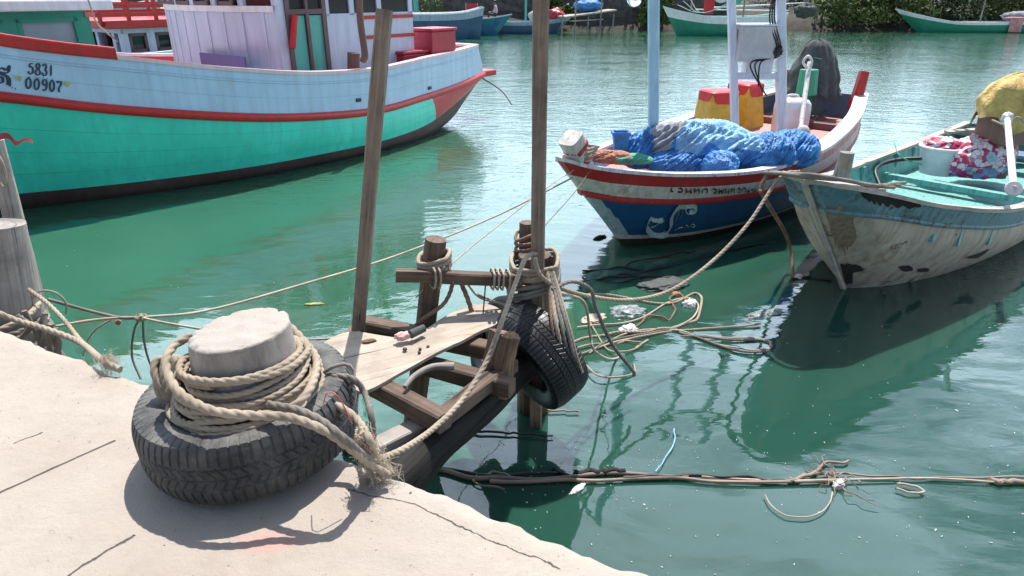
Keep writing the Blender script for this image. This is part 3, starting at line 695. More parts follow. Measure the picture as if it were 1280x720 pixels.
mb = MB(); h.cap(mb, .085, .03, 0, t1=.62); h.cap(mb, .15, .035, 0, t0=.62, over=.02); mb.build('gunwale', M['c_cap'], root)
for side in (1, -1):
    mb = MB(); h.strip(mb, 2.5, .018, 0, side, hz=.035, t1=.97); mb.build('rubbing_strake', M['c_red'], root, smooth=True, sharp=50)
mb = MB(); mb.box(h.w(5.7, 0, -.10), .06, 1.0, .24, angc); mb.build('transom', M['c_inblue'], root, bevel=.006)
for n_, hz_ in ((-.47, .20), (.47, .26)):
    mb = MB(); log_mesh(mb, h.w(5.6, n_, -.15), h.w(5.68, n_*1.04, .06+hz_), .07, .055, squash=.8, rough=.03); mb.build('stern_post', M['g_red'], root)
# stem post
mb = MB(); p0, p1 = Q(737, 216, 5.68), Q(713, 172, 5.48); log_mesh(mb, p0-V(0, 0, .06), p1, .060, .088, seg=24, squash=.9, rough=.03)
stp = mb.build('stem_post', M['c_white'], root)
for f_, hh in ((.36, .05), (.68, .03)):
    mb = MB(); a_ = p0+(p1-p0)*f_; log_mesh(mb, a_, a_+(p1-p0)*hh*3, .068+.026*f_, .072+.026*f_, seg=24, squash=.9, rough=.03); mb.build('painted_band', M['c_red'], stp)
for s_, z_, w_ in ((3.0, -.33, .07), (3.75, -.36, .10), (4.75, -.28, .10)):
    b_ = np.interp(s_, [a[0] for a in G], [a[1] for a in G])-.08; mb = MB(); mb.box(h.w(s_, 0, z_), w_, b_*2, .08, angc); mb.build('thwart', M['c_thwart'], root, bevel=.006)
mb = MB(); mb.box(h.w(3.35, 0, -.34), .56, 1.75, .03, angc); mb.build('deck_board', M['c_cap'], root)
# lettering on the white stripe, flourish on the blue
gl_ = [[[(.5, 1), (.45, .15), (.6, 0), (.7, .15)]], [[(.15, .75), (.5, 1), (.85, .85)], [(.85, .85), (.8, .1), (.55, .12)]], [[(.1, .95), (.22, .75), (.25, .1), (.1, .05)], [(.25, .1), (.8, .45)], [(.85, 1), (.8, .1), (.98, .05)]],
       [[(.1, .95), (.25, .8), (.25, 0)], [(.25, .3), (.75, .95), (.85, 0)]], [[(.1, 1), (.2, 0), (.5, .6), (.8, 0), (.9, 1)]], [[(.15, 0), (.15, .7), (.45, 1), (.8, .8), (.82, 0)]], [[(.2, .15), (.4, 0), (.75, .1), (.8, .6), (.6, 1), (.2, .85)]]]
th = []; x = 0.
for k, gi in enumerate((0, 6, 2, 3, 5, 1, 4, 2, 3, 1, 5, 4, 1, 2, 0)):
    w_ = (.085 if k < 6 else .058 if k < 11 else .04); hh_ = 1 if k < 11 else .6
    for st_ in gl_[gi]: th.append([(x+w_*.9*a_, .05+.9*b_*hh_) for a_, b_ in st_])
    x += w_
mb = MB(); letters(mb, h, th, [(834, 228), (952, 232), (952, 244), (834, 239)], 1, 2, .006, .020, nib=.4, off=.010); mb.build('worn_lettering', M['black'], root)
sw = [([(.02, .30), (.14, .08), (.30, .02), (.46, .08), (.55, .3), (.56, .58), (.66, .82), (.80, .96), (.93, .93)], 2.4), ([(.93, .93), (.99, .84), (.95, .74), (.86, .72)], 1.6), ([(.78, .80), (.83, .66), (.93, .70)], .35),
      ([(.04, .34), (.12, .50), (.26, .48), (.36, .50)], 1.6), ([(.10, .24), (.2, .30), (.3, .40), (.40, .48)], .35), ([(.66, .78), (.64, .6), (.60, .45)], .25), ([(.73, .8), (.71, .62), (.68, .5)], .2),
      ([(.60, .12), (.68, .20), (.76, .22)], .22), ([(.78, .2), (.82, .28), (.86, .2)], .25), ([(.88, .22), (.93, .30), (.97, .22), (.92, .18)], .25)]
mb = MB(); letters(mb, h, sw, [(808, 250), (870, 251), (870, 300), (808, 299)], 3, 4, .03, .055, nib=-.3, off=.012); mb.build('painted_flourish', plain('pale_green_white_paint', (.42, .56, .54), .5, 60, .4), root)
# mast pole
def pole(name, p, z1, w, m, parent, label=None, rt=0, cat=None):
    mb = MB(); mb.box(V(p[0], p[1], (p[2]+z1)/2), w, w, z1-p[2], rt); o = mb.build(name, m, parent, bevel=w*.08)
    if label: tag(o, label, cat)
    return o
def tag_mast(pb):
    a = V(pb[0], pb[1], -.42); b = Q(817, -5, pb[1]); b = a+(b-a)*((3.1-a[2])/(b[2]-a[2])); mb = MB(); beam(mb, a, b, .098, .098, up=(0, 1, 0), jit=0); return mb.build('mast', M['skyblue'], root)
pb = P(817, 209, -.38); mst = tag_mast(pb)
mb = MB(); mb.box(V(Q(817, -5, pb[1])[0]-.35, pb[1], 2.7), 1.3, .05, .05, angc+.9); mb.build('mast_crossarm', M['skyblue'], mst)
# lamp hanging from crossarm
lp = Q(793, -2, 6.6); r_ = empty('lamp', lp, 'clear glass bulb lamp hanging high beside the sky blue pole', 'lamp')
mb = MB(); lathe(mb, [(.002, -.075), (.04, -.065), (.062, -.03), (.066, 0), (.05, .04), (.03, .07), (.025, .1)], lp, seg=20); 
def glass_b(t): b = t.n('BsdfPrincipled', {'Base Color': (.95, .97, 1), 'Roughness': .05, 'IOR': 1.45, 'Transmission Weight': .9}); t.n('OutputMaterial', {'Surface': b.outputs[0]})
mb.build('bulb', mat('clear_glass', glass_b), r_, smooth=True)
mb = MB(); lathe(mb, [(.001, .17), (.03, .17), (.032, .08), (.028, .08)], lp, seg=16); tube(mb, [lp+V(0, 0, .16), lp+V(.05, 0, .6), lp+V(.15, .0, 1.2), V(pb[0]-.6, pb[1], 2.68)], .006, 6); mb.build('lamp_socket', M['black'], r_, smooth=True)
# box frame: two uprights with cross bar
fa = P(921, 168, -.30); fb = P(979, 168, -.30)
fr = empty('light_frame', (fa+fb)/2-V(0, 0, .1), 'pale painted pair of uprights with cross bars standing amidships on the blue boat', 'frame')
for q, w_ in ((fa, .085), (fb, .105)):
    a_ = V(q[0], q[1], -.42); t_ = Q({True: 914, False: 975}[q is fa], 0, q[1]); t_ = a_+(t_-a_)*((2.7+.42)/(t_[2]+.42)); mb = MB(); beam(mb, V(q[0], q[1], -.42), t_, w_, w_, up=(0, 1, 0), jit=0); mb.build('upright', M['palewhite'], fr)
def onfr(py, za=None): 
    a = Q(918, py, fa[1]); b = Q(976, py, fb[1]); return a, b
for py in (95, -150):
    a, b = onfr(py); mb = MB(); beam(mb, a+V(.03, -.0, 0), b+V(-.04, 0, 0), .05, .075, jit=0); mb.build('cross_bar', M['palewhite'], fr)
# control box on frame
a, b = onfr(54); c = a*.58+b*.42+V(0, .02, 0); u_ = unit(b-a); rt = math.atan2(u_[1], u_[0])
r_ = empty('lamp_box', c-V(0, 0, .3), 'grey white square housing fixed between the pale uprights', 'box')
mb = MB(); mb.box(c, .42, .30, .38, rt+.08); mb.build('housing', M['grey_plastic'], r_, bevel=.012)
mb = MB(); mb.box(c+V(0, 0, .20), .45, .33, .02, rt+.08); mb.build('lid', M['palewhite'], r_, bevel=.004)
mb = MB(); mb.box(c+V(.10, .06, -.27), .30, .20, .17, rt); mb.build('bracket', M['palewhite'], r_, bevel=.01)
for k in range(3):
    pts = [Q(974+k, -40, fb[1]-.07), Q(968-k*3, 20, fb[1]-.1), Q(976-2*k, 60, fb[1]-.12), Q(962+4*k, 72, fb[1]-.1), Q(950-6*k, 80, fb[1]-.15), Q(948+5*k, 108+6*k, fb[1]-.15)]
    rope('cable', pts, .009, M['black'], parent=r_, twisted=False)
mb = MB(); blob(mb, Q(972, 64, fb[1]-.1), (.05, .05, .06), sub=3, amp=.4, ridge=.2); mb.build('cable_knot', M['black'], r_)
# yellow crates with red lobes
def crate(c, sx, sy, sz, rot, label, seed):
    r_ = empty('covered_crate', c, label, 'crate', None); X = V(math.cos(rot), math.sin(rot), 0); Y = V(-X[1], X[0], 0)
    def sh(lx, ly, z): k = 1.26-.32*(z/sz); return c+X*lx*k+Y*ly*k+V(0, 0, z)
    mb = MB(); pr_ = [(sx/2, 0)]; N = 48; ring = []
    for i in range(N):
        a = 2*PI*i/N; e = 9; x = abs(math.cos(a))**(2/e)*sx/2*np.sign(math.cos(a)); y = abs(math.sin(a))**(2/e)*sy/2*np.sign(math.sin(a)); ring.append((x, y))
    def rr(i, z, off=0):
        x, y = ring[i % N]; w_ = .012*noise.noise(Vector((x*9, y*9, z*7+seed))); l = math.hypot(x, y); k = 1+(w_+off)/l; return sh(x*k, y*k, z)
    zs = [0, .15*sz, .3*sz, .5*sz, .7*sz, .85*sz, .96*sz]
    g_ = [[rr(i, z) for i in range(N)] for z in zs]+[[sh(ring[i][0]*.93, ring[i][1]*.93, sz) for i in range(N)]]
    mb.grid(g_, closev=True, flip=True); mb.add([g_[-1][i] for i in range(N)], [list(range(N))]); mb.build('cover', M['yellow'], r_, smooth=True, sharp=40)
    mb = MB(); top = [[sh(ring[i][0]*k, ring[i][1]*k, sz+.008) for i in range(N)] for k in (.001, .93)]
    lob = [[rr(i, sz*(.985-(.0+.24*max(0, math.cos(2*PI*i/N+PI/2+seed*0))**7+.20*max(0, math.cos(2*PI*i/N+PI))**9)*f), .006) for i in range(N)] for f in (0, .5, 1)]
    mb.grid(top+lob, closev=True); mb.build('red_flap', M['redcloth'], r_, smooth=True, sharp=40); return r_
q = P(893, 168, -.38); crate(V(q[0], q[1], -.40), .40, .36, .56, angc-.55, 'yellow covered crate with red top, left of the pair on the blue boat', 1.2)
q = P(927, 163, -.38); crate(V(q[0]+.02, q[1]+.12, -.40), .34, .36, .60, angc-.2, 'yellow covered crate with red top standing behind the left upright', 3.1)
# white jerrycan
q = P(985, 168, -.38); c = V(q[0]+.0, q[1], -.37)
r_ = empty('jerrycan', c, 'translucent white plastic jerrycan standing by the right upright', 'jerrycan')
mb = MB(); N = 40; sec = [(abs(math.cos(a))**.55*np.sign(math.cos(a)), abs(math.sin(a))**.55*np.sign(math.sin(a))) for a in np.linspace(0, 2*PI, N, endpoint=False)]
mb.grid([[c+V(x*.21*k, y*.155*k, z*1.05) for x, y in sec] for z, k in ((0, .9), (.02, .98), (.06, 1), (.1, .985), (.14, 1), (.3, 1), (.36, .96), (.40, .82), (.42, .55), (.425, .2))], closev=True, flip=True); mb.build('can_body', M['white_plastic'], r_, smooth=True)
mb = MB(); tube(mb, cr([c+V(-.1, 0, .41), c+V(-.08, 0, .47), c+V(.04, 0, .47), c+V(.06, 0, .41)], 12), .014, 8); mb.build('handle', M['white_plastic'], r_, smooth=True)
mb = MB(); lathe(mb, [(.03, .40), (.03, .46), (.001, .46)], c+V(.12, 0, 0), seg=16); mb.build('cap', M['redcloth'], r_)
# covered engine with long shaft
def drape(c, z0, z1, r0, r1, folds, m, name, parent, seed=0, top=.25, hem=.04):
    mb = MB(); N = 120; g_ = []
    for k, f in enumerate(np.linspace(0, 1, 26)):
        row = []
        for i in range(N):
            a = 2*PI*i/N; e = min(1, f/top); base = r0*math.sin(e*PI/2); z = z1-(z1-z0)*max(0, (f-.08)/.92)-(.0 if f > .08 else 0)
            rr_ = base+(r1-r0)*max(0, (f-top)/(1-top))**.8
            fo = (abs(math.sin(a*folds/2+1.3*math.sin(a*2+seed)))-.5)*.2*max(0, f-.15)
            w_ = noise.noise(Vector((math.cos(a)*2+seed, math.sin(a)*2, f*4)))*.14
            rr_ *= 1+fo+w_; zz = z+(hem*math.sin(a*3+seed)+hem*.6*math.sin(a*7))*f**3
            row.append(V(c[0]+math.cos(a)*rr_*1.15, c[1]+math.sin(a)*rr_*.85, zz+.03*noise.noise(Vector((math.cos(a)*3, math.sin(a)*3, seed+9)))*(1-f)))
        g_.append(row)
    mb.grid(g_, closev=True, uv=[[(i*.01, k*.04) for i in range(N)] for k in range(26)]); return mb.build(name, m, parent, smooth=True)
ce = Q(1018, 86, 9.3)
en = empty('outboard_engine', V(ce[0], ce[1], -.1), 'longtail engine under a grey cloth cover on the stern of the blue boat', 'engine')
tz, bz = Q(1018, 50, 9.3)[2], Q(1018, 118, 9.3)[2]
cv = drape(V(ce[0], ce[1], 0), bz, tz, .17, .34, 9, M['canvas_grey'], 'engine_cover', en, 1.3)
mb = MB(); tube(mb, [V(ce[0]+.215*math.cos(a), ce[1]+.17*math.sin(a), tz-.22+.02*math.sin(2*a)) for a in np.linspace(0, 2*PI, 40)], .006, 6); mb.build('cover_string', M['greennet'], cv)
mb = MB(); log_mesh(mb, Q(1009, 108, 9.0)-V(0, 0, .1), Q(1011, 92, 9.0)+V(0, 0, .05), .13, .11, seg=16, squash=1, rough=.02); log_mesh(mb, V(ce[0], ce[1], -.45), V(ce[0], ce[1], bz+.2), .07, .07, rough=.01); mb.build('engine_block', M['green_paint'], en)
mb = MB(); tube(mb, [Q(1012, 78, 8.85), Q(1010, 92, 8.75), Q(1002, 150, 8.3), Q(1001, 160, 8.2)], .028, 10); tube(mb, cr([Q(1010, 86, 8.8), Q(1004, 78, 8.8), Q(1010, 70, 8.8), Q(1015, 77, 8.8), Q(1012, 88, 8.8)], 20), .016, 8); mb.build('shaft', M['c_cap'], en, smooth=True)
q = Q(1003, 168, 8.0); mb = MB(); blob(mb, q, (.09, .07, .11), sub=3, amp=.05); mb.build('shaft_float', M['grey_plastic'], en, smooth=True)
# bundles on the foredeck
def sack(mb, c, rad, rot, seed, matfn=None, m=0):
    nx, na = 90, 120; r1 = random.Random(seed); kp = r1.choice((11, 13, 15)); ca, sa = math.cos(rot), math.sin(rot); g_ = []; uv = []
    ph = r1.uniform(0, 6)
    for i in range(nx):
        x = -1+2*i/(nx-1); e = max(0, 1-abs(x)**2.6)**.5; tail = max(0, (abs(x)-.90)/.10); pr_ = max(.10, e*.98)+tail*.10; row = []
        for j in range(na):
            a = 2*PI*j/na; w_ = noise.noise(Vector((math.cos(a)*1.1+seed, math.sin(a)*1.1, x*1.3)))
            w2 = noise.noise(Vector((math.cos(a)*3+x*1.5, math.sin(a)*3-x, x*2.0+seed))); w3 = noise.noise(Vector((math.cos(a+x*1.8)*5, math.sin(a+x*1.8)*5, x*1.3+seed*2)))
            pl = abs(math.sin(a*kp/2+ph+2.2*w_+1.5*x))-.6
            k = 1+.20*w_+.05*(1-3*abs(w2))+.085*(1-4*abs(w3))+.10*pl*(.15+abs(x)**3)
            y, z = math.cos(a)*pr_*k*rad[1], math.sin(a)*pr_*k*rad[2]
            if z < -rad[2]*.6: z = -rad[2]*.6+(z+rad[2]*.6)*.15
            X = x*rad[0]*(1+.04*w_); row.append(V(c[0]+ca*X-sa*y, c[1]+sa*X+ca*y, c[2]+z-.05*rad[2]*x*x))
        g_.append(row)
    mm = m
    if matfn: mm = np.array([[matfn((-1+2*i/(nx-1), math.cos(2*PI*j/na), math.sin(2*PI*j/na))) for j in range(na)] for i in range(nx-1)])
    mb.grid(g_, mm, closev=True)
    for e, fl in ((0, 1), (-1, 0)): mb.add(g_[e], [list(range(na))[::-1] if fl == 0 else list(range(na))], 0)
def bundle(name, px, py, z, rad, rot, mt, label, cat='bundle', seed=0, ridge=.05, amp=.14, matfn=None, group=None, fr=1.7):
    q = P(px, py, z); mb = MB(); sack(mb, V(q[0], q[1], z), rad, rot, seed, matfn); o = mb.build(name, mt, smooth=True); return tag(o, label, cat, group)
b1 = bundle('tarpaulin_bundle', 868, 184, -.16, (.62, .34, .26), angc-.95, [M['tarp_blue'], M['tarp_pale'], M['net_white']], 'largest blue tarpaulin bundle with pale net showing, right of the sky blue pole', seed=1,
     matfn=lambda d: 2 if (-.80 < d[0]+.12*math.sin(d[1]*5) < -.30 and d[2] > -.5) else (1 if (d[0] > -.35 and d[2] > .1+.35*math.sin(d[0]*9)) else 0))
bundle('tarpaulin_bundle', 925, 193, -.2, (.30, .22, .19), angc-1.2, [M['tarp_blue'], M['tarp_pale']], 'crumpled blue tarpaulin bundle tied in the middle of the row', seed=2, ridge=.09, matfn=lambda d: 1 if d[2] > .5 else 0)
bundle('tarpaulin_bundle', 957, 193, -.2, (.28, .24, .21), angc-.5, M['tarp_blue'], 'smooth deep blue tarpaulin bundle second from the right end', seed=3, ridge=.06)
bundle('tarpaulin_bundle', 988, 188, -.2, (.28, .24, .20), angc-.9, M['tarp_blue'], 'blue tarpaulin bundle at the right end of the row by the gunwale', seed=4, ridge=.05)
bundle('tarpaulin_bundle', 804, 190, -.2, (.22, .22, .21), 0, M['tarp_blue'], 'small dark blue tarpaulin bundle behind the foot of the sky blue pole', seed=5, ridge=.1)
bundle('tarpaulin_bundle', 852, 203, -.26, (.34, .18, .13), angc-.8, M['tarp_blue'], 'low dark blue tarpaulin fold lying along the near gunwale', seed=6, ridge=.1)
bundle('tarpaulin_bundle', 832, 168, -.1, (.13, .12, .08), 0, M['tarp_blue'], 'little blue knotted tarpaulin tip just right of the sky blue pole', seed=7, ridge=.15)
bundle('folded_cloth', 900, 206, -.22, (.19, .15, .13), angc, M['tarp_blue'], 'crinkled blue plastic knot in front of the largest bundle', 'cloth', seed=17, ridge=.16)
# net strands on the big bundle
mb = MB(); bc = P(855, 186, -.22)
for k in range(26):
    a0 = random.uniform(-1, 1); pts = []
    for t in np.linspace(-1.2, 1.2, 7):
        pts.append(V(bc[0]+.22*math.sin(t)+.05*a0+random.gauss(0, .012), bc[1]-.10+.16*a0+random.gauss(0, .012), -.22+.235*math.cos(t*.9)*math.cos(a0*.8)+.012))
    tube(mb, cr(pts, 22), .004, 4)
tag(mb.build('fishing_net', M['foam']), 'pale fishing net strands bulging over the largest blue bundle', 'net')
q = P(778, 196, -.18); bundle('net_heap', 790, 199, -.2, (.20, .11, .05), -.2, M['greennet'], 'small green net heap lying inside the blue bow', 'net', seed=8, ridge=.15)
bundle('net_heap', 766, 197, -.20, (.24, .12, .07), -.5, M['orange'], 'faded orange net heap lying inside the blue bow', 'net', seed=9, ridge=.15)
q = P(775, 186, -.15); r_ = empty('bucket', q, 'little square blue plastic tub standing behind the bow of the blue boat', 'tub')
mb = MB()
for z_, k in ((0, .8),): 
    o_ = [(q+V(x*k, y*k, 0)) for x, y in ((-.08, -.07), (.08, -.07), (.08, .07), (-.08, .07))]; t_ = [(q+V(x, y, .17)) for x, y in ((-.08, -.07), (.08, -.07), (.08, .07), (-.08, .07))]; i_ = [(q+V(x*.88, y*.88, .17)) for x, y in ((-.08, -.07), (.08, -.07), (.08, .07), (-.08, .07))]; b_ = [(q+V(x*.7, y*.7, .02)) for x, y in ((-.08, -.07), (.08, -.07), (.08, .07), (-.08, .07))]
mb.grid([o_, t_, i_, b_], closev=True, flip=True); mb.add(o_, [[3, 2, 1, 0]]); mb.add(b_, [[0, 1, 2, 3]]); mb.build('tub_wall', M['tarp_blue'], r_, bevel=.008)
mb = MB(); mb.grid([[q+V(x*k, y*k, z_) for x, y in ((-.08, -.07), (.08, -.07), (.08, .07), (-.08, .07))] for k, z_ in ((1.01, .14), (1.12, .14), (1.12, .172), (1.01, .172))], closev=True, closeu=True); mb.build('rim', M['tarp_blue'], r_)
# ropes on the bow of the blue boat
mb = MB()
for k in range(4):
    c_ = Q(722+k*2, 196-k*4, 5.62); tube(mb, cr([c_+V(math.cos(a)*(.12+.005*k), math.sin(a)*.12, .012*math.sin(a*2+k)) for a in np.linspace(0, 2*PI, 14)], 50), .013, 8, lobes=3, twist=90)
tag(mb.build('bow_rope', M['rope'], smooth=True), 'pale rope wound round the stem post of the blue boat', 'rope')
rope('mooring_line', [Q(733, 200, 5.6), Q(714, 215, 5.45), Q(690, 230, 5.0), Q(600, 300, 4.0), Q(540, 352, 3.3), Q(520, 372, 3.15)], .004, M['twine'], 'upper thin line running from the blue bow towards the leaning stub post', twisted=False)
rope('mooring_line', [Q(747, 200, 5.6), Q(720, 238, 5.2), Q(690, 272, 4.5), Q(665, 300, 3.4)], .004, M['rope_grey'], 'thin line running steeply from the blue bow down to the middle piling', twisted=False)
q = P(1015, 140, -.3); rope('loose_rope', [P(1010, 148, -.29), P(1035, 140, -.29), P(1050, 133, -.29), P(1030, 143, -.29), P(1020, 150, -.29), P(1052, 118, -.1)], .008, M['rope_grey'], 'loose grey rope on the pink stern deck of the blue boat', twisted=False)

# ------------------------------------------------------------------ WORN BOAT ON THE RIGHT
angr = math.atan2(.669, .743)
G = [(-.10, .07, .11), (.10, .27, .07), (.38, .36, .0), (1.1, .58, -.19), (2.2, .80, -.38), (3.5, .88, -.43), (5.0, .86, -.41), (6.3, .80, -.36)]
Wr = [(1.0, .01, -1), (1.15, .12, -1), (1.4, .26, -1), (1.95, .45, -1), (2.74, .60, -1), (3.77, .66, -1), (5., .62, -1), (6.3, .52, -1)]
fb_ = [.2, .2, .2, .22, .27, .3, .3, .3]
Br = [tuple(np.array(a)*(1-f)+np.array(b)*f+V(0, .03, 0)) for a, b, f in zip(G, Wr, fb_)]
Br2 = [(a[0], a[1]-.02, a[2]-.012) for a in Br]
Kr = [(a[0]+.3 if i == 0 else a[0], a[1]*.5, -1.35) for i, a in enumerate(Wr)]
w = Hull((2.05, 4.5), angr, [G, Br, Br2, Wr, Kr], [.0, 0, .07, 0], nt=70)
root = empty('rowing_boat', w.w(3, 0, WZ), 'worn open boat with dirty white hull and teal belt on the right', 'boat')
mb = MB(); w.mesh(mb, [0, .33, .66, 1, 2, 2.15, 2.3, 2.5, 2.7, 2.85, 3, 4], lambda t, v: 0 if v < 2 else 1, nt=90); mb.build('hull', [M['r_teal'], M['r_white']], root, smooth=True, sharp=35)
mb = MB(); w.inside(mb, .05, ([0, .12, .3, 1], [-.02, -.25, -.70, -.72]), 0, 0, t0=.06, t1=.98); mb.build('inner_skin', M['r_in'], root)
mb = MB(); w.cap(mb, .075, .03, 0, nt=140); mb.build('gunwale', M['r_cap'], root)
for side in (1, -1):
    mb = MB(); w.strip(mb, 1.5, .02, 0, side, hz=.02); mb.build('rubbing_strake', M['r_teal'], root, smooth=True, sharp=50)
# bare torn strip under the near gunwale (missing paint and timber)
mb = MB(); T0 = w.find(1078, 250, 0, 1)[0]; T1 = w.find(1150, 256, 0, 1)[0]
gg = [[w.pt(t, v, off=.005) for v in (.03, .2+.28*abs(math.sin((t-T0)/(T1-T0)*PI))**.5*(1+.35*math.sin(t*210)))] for t in np.linspace(T0, T1, 30)]; mb.grid(gg, flip=True); mb.build('torn_strip', M['wood_wet'], root)
def patch(pts, name, m, seed):           # bare or tarred area following the planking
    tv = [np.array(w.find(px, py, 0, 3)) for px, py in pts]; c_ = np.mean(tv, 0); tv = cr(np.array(tv+[tv[0]]), 49)[:-1]; g_ = []
    for f in (.02, .35, .7, 1): g_.append([w.pt(max(0.003, q[0]), q[1], off=.006) for q in [c_+(p-c_)*f*(1+(.35*noise.noise(Vector((i*.9, seed, 0))) if f == 1 else 0)) for i, p in enumerate(tv)]])
    mb = MB(); mb.grid(g_, closev=True); return mb.build(name, m, root)
patch([(1049, 330), (1072, 331), (1078, 338), (1066, 341), (1064, 354), (1052, 353)], 'tar_patch', M['c_black'], 1)
patch([(1122, 333), (1136, 332), (1140, 338), (1128, 339)], 'tar_patch', M['c_black'], 5); patch([(1146, 336), (1158, 335), (1160, 339), (1148, 340)], 'tar_patch', M['c_black'], 8)
patch([(1205, 322), (1222, 317), (1236, 311), (1222, 322)], 'tar_patch', M['c_black'], 9)
patch([(1030, 258), (1062, 265), (1068, 280), (1056, 312), (1044, 305), (1034, 280)], 'brown_stain', paint('brown_stained_hull', (.24, .185, .135), (.12, .08, .06), .9, .7, chips=.03, sc=3), 3)
mb = MB(); s_ = [w.pt(0.0, v, 1)*.5+w.pt(0.0, v, -1)*.5 for v in (.05, 1, 2, 2.5, 3)]; s_ = [q-w.d*.015 for q in s_]; tube(mb, cr(s_, 30), .022, 8); mb.build('stem', M['r_cap'], root)
q = [w.w(.1, -.27, .10), w.w(-.12, 0, .125), w.w(.1, .27, .10), w.w(.45, .33, .02), w.w(.45, -.33, .02)]
mb = MB(); mb.add(q+[p-V(0, 0, .03) for p in q], [[4, 3, 2, 1, 0], [5, 6, 7, 8, 9], [0, 1, 6, 5], [1, 2, 7, 6], [2, 3, 8, 7], [3, 4, 9, 8], [4, 0, 5, 9]]); mb.build('foredeck', M['r_cap'], root)
mb = MB(); q = P(1053, 212, .06); log_mesh(mb, V(q[0], q[1], -.02), V(q[0]+.01, q[1], .19), .062, .052, seg=24, squash=1, rough=.04); mb.build('bow_post', M['wood_grey'], root)
for s_, z_, m_ in ((1.15, -.45, 'r_in'), (3.6, -.62, 'r_in'), (5.3, -.50, 'c_inblue'), (5.9, -.42, 'wood_grey')):
    b_ = np.interp(s_, [a[0] for a in G], [a[1] for a in G])-.07; mb = MB(); mb.box(w.w(s_, 0, z_), .09 if s_ < 5 else .3, b_*2, .06 if s_ < 5 else .04, angr); mb.build('thwart', M[m_], root, bevel=.006)
for k in range(9):
    s_ = 1.5+k*.5; b_ = np.interp(s_, [a[0] for a in G], [a[1] for a in G])-.065; z_ = np.interp(s_, [a[0] for a in G], [a[2] for a in G])
    for sd in (1, -1): mb = MB(); mb.box(w.w(s_, (b_-.005)*sd, z_-.17), .05, .035, .30, angr); mb.build('rib', M['r_in'], root)
mb = MB()
for k in range(5): beam(mb, w.w(5.2+.04*k, -.7+.1*k, -.33+.02*k), w.w(6.9, .9-.1*k, -.30+.025*k), .10, .025)
tag(mb.build('plank_pile', M['r_cap']), 'loose grey planks laid across the stern of the worn boat', 'planks')
rope('hose', [P(1100, 232, -.62), P(1094, 214, -.52), P(1105, 204, -.48), P(1130, 199, -.45), P(1152, 198, -.42)], .022, M['black'], 'black hose curving over the teal floor of the worn boat', 'hose', twisted=False)
rope('loose_rope', [P(1118, 178, -.3), P(1125, 195, -.4), P(1150, 205, -.5), P(1180, 204, -.45)], .007, M['greennet'], 'thin green cord hanging inside the worn boat', twisted=False)
# white tub and printed bag
q = P(1172, 216, -.60); r_ = empty('tub', q, 'white plastic tub holding red printed packages in the worn boat', 'tub')
mb = MB(); lathe(mb, [(.001, 0), (.19, 0), (.22, .2), (.235, .30), (.21, .30), (.17, .03)], q, seg=36); mb.build('tub_wall', M['white_plastic'], r_, smooth=True, sharp=40)
mb = MB(); lathe(mb, [(.235, .27), (.25, .28), (.25, .305), (.225, .31)], q, seg=36); mb.build('rim', M['white_plastic'], r_, smooth=True)
def print_b(base, inks, sc):
    def b(t):
        v = t.n('TexVoronoi', {'Vector': t.map(t.pos(), (1, 1, 1.1)), 'Scale': sc}); r = t.n('SeparateColor', {0: v.outputs['Color']})
        edge = t.n('TexVoronoi', {'Vector': t.map(t.pos(), (1, 1, 1.1)), 'Scale': sc}, feature='DISTANCE_TO_EDGE').outputs['Distance']
        c = t.mix(t.ramp(r.outputs[0], [(.0, 0), (.46, 0), (.48, 1)]), base, inks[0]); c = t.mix(t.ramp(r.outputs[1], [(.68, 0), (.70, 1)]), c, inks[1]); c = t.mix(t.ramp(edge, [(.03, .75), (.06, 0)]), c, inks[2])
        t.out(c, .55, t.bump(t.noise(t.pos(), 12, 4), .6, .01))
    return b
pm = mat('red_white_printed_wrap', print_b((.72, .66, .68), [(.50, .03, .10), (.70, .60, .62), (.30, .04, .14)], 17)); pm2 = mat('pink_flower_print', print_b((.60, .03, .20), [(.70, .58, .62), (.20, .32, .52), (.20, .02, .10)], 14))
mb = MB(); blob(mb, q+V(0, .01, .31), (.19, .18, .09), sub=4, amp=.2, ridge=.1, seed=3); mb.build('printed_package', pm, r_, smooth=True)
q = P(1225, 200, -.43); mb = MB(); blob(mb, q, (.42, .26, .28), .4, 5, .12, 2, .05, flat=.15, seed=11, matfn=lambda d: 0 if d[2] > -.05 else 1); bag = tag(mb.build('printed_bag', [pm, pm2], smooth=True), 'large pink and white flower printed bag lying beside the white tub', 'bag')
mb = MB(); fc = Q(1224, 212, 4.62)              # painted flowers on the bag
nrm = unit(V(-.35, -.85, .4)); ux = unit(np.cross(V(0, 0, 1), nrm)); uy = np.cross(nrm, ux)
for (dx, dy, R0, mi) in ((.02, -.0, .062, 1), (-.10, .0, .05, 0), (-.045, .055, .04, 0)):
    c0 = q+nrm*.315+ux*dx*1.2+uy*(dy-.03)
    for k in range(6):
        a = k*PI/3+.2; p_ = c0+(ux*math.cos(a)+uy*math.sin(a))*R0*.55
        mb.add([p_+(ux*math.cos(b)+uy*math.sin(b))*R0*.33+nrm*(.003+.0004*k) for b in np.linspace(0, 2*PI, 10, endpoint=False)], [list(range(10))], mi)
    mb.add([c0+(ux*math.cos(b)+uy*math.sin(b))*R0*.28+nrm*.007 for b in np.linspace(0, 2*PI, 12, endpoint=False)], [list(range(12))], 2)
mb.build('flower_print', [M['foam'], M['tarp_pale'], M['yellow']], bag)
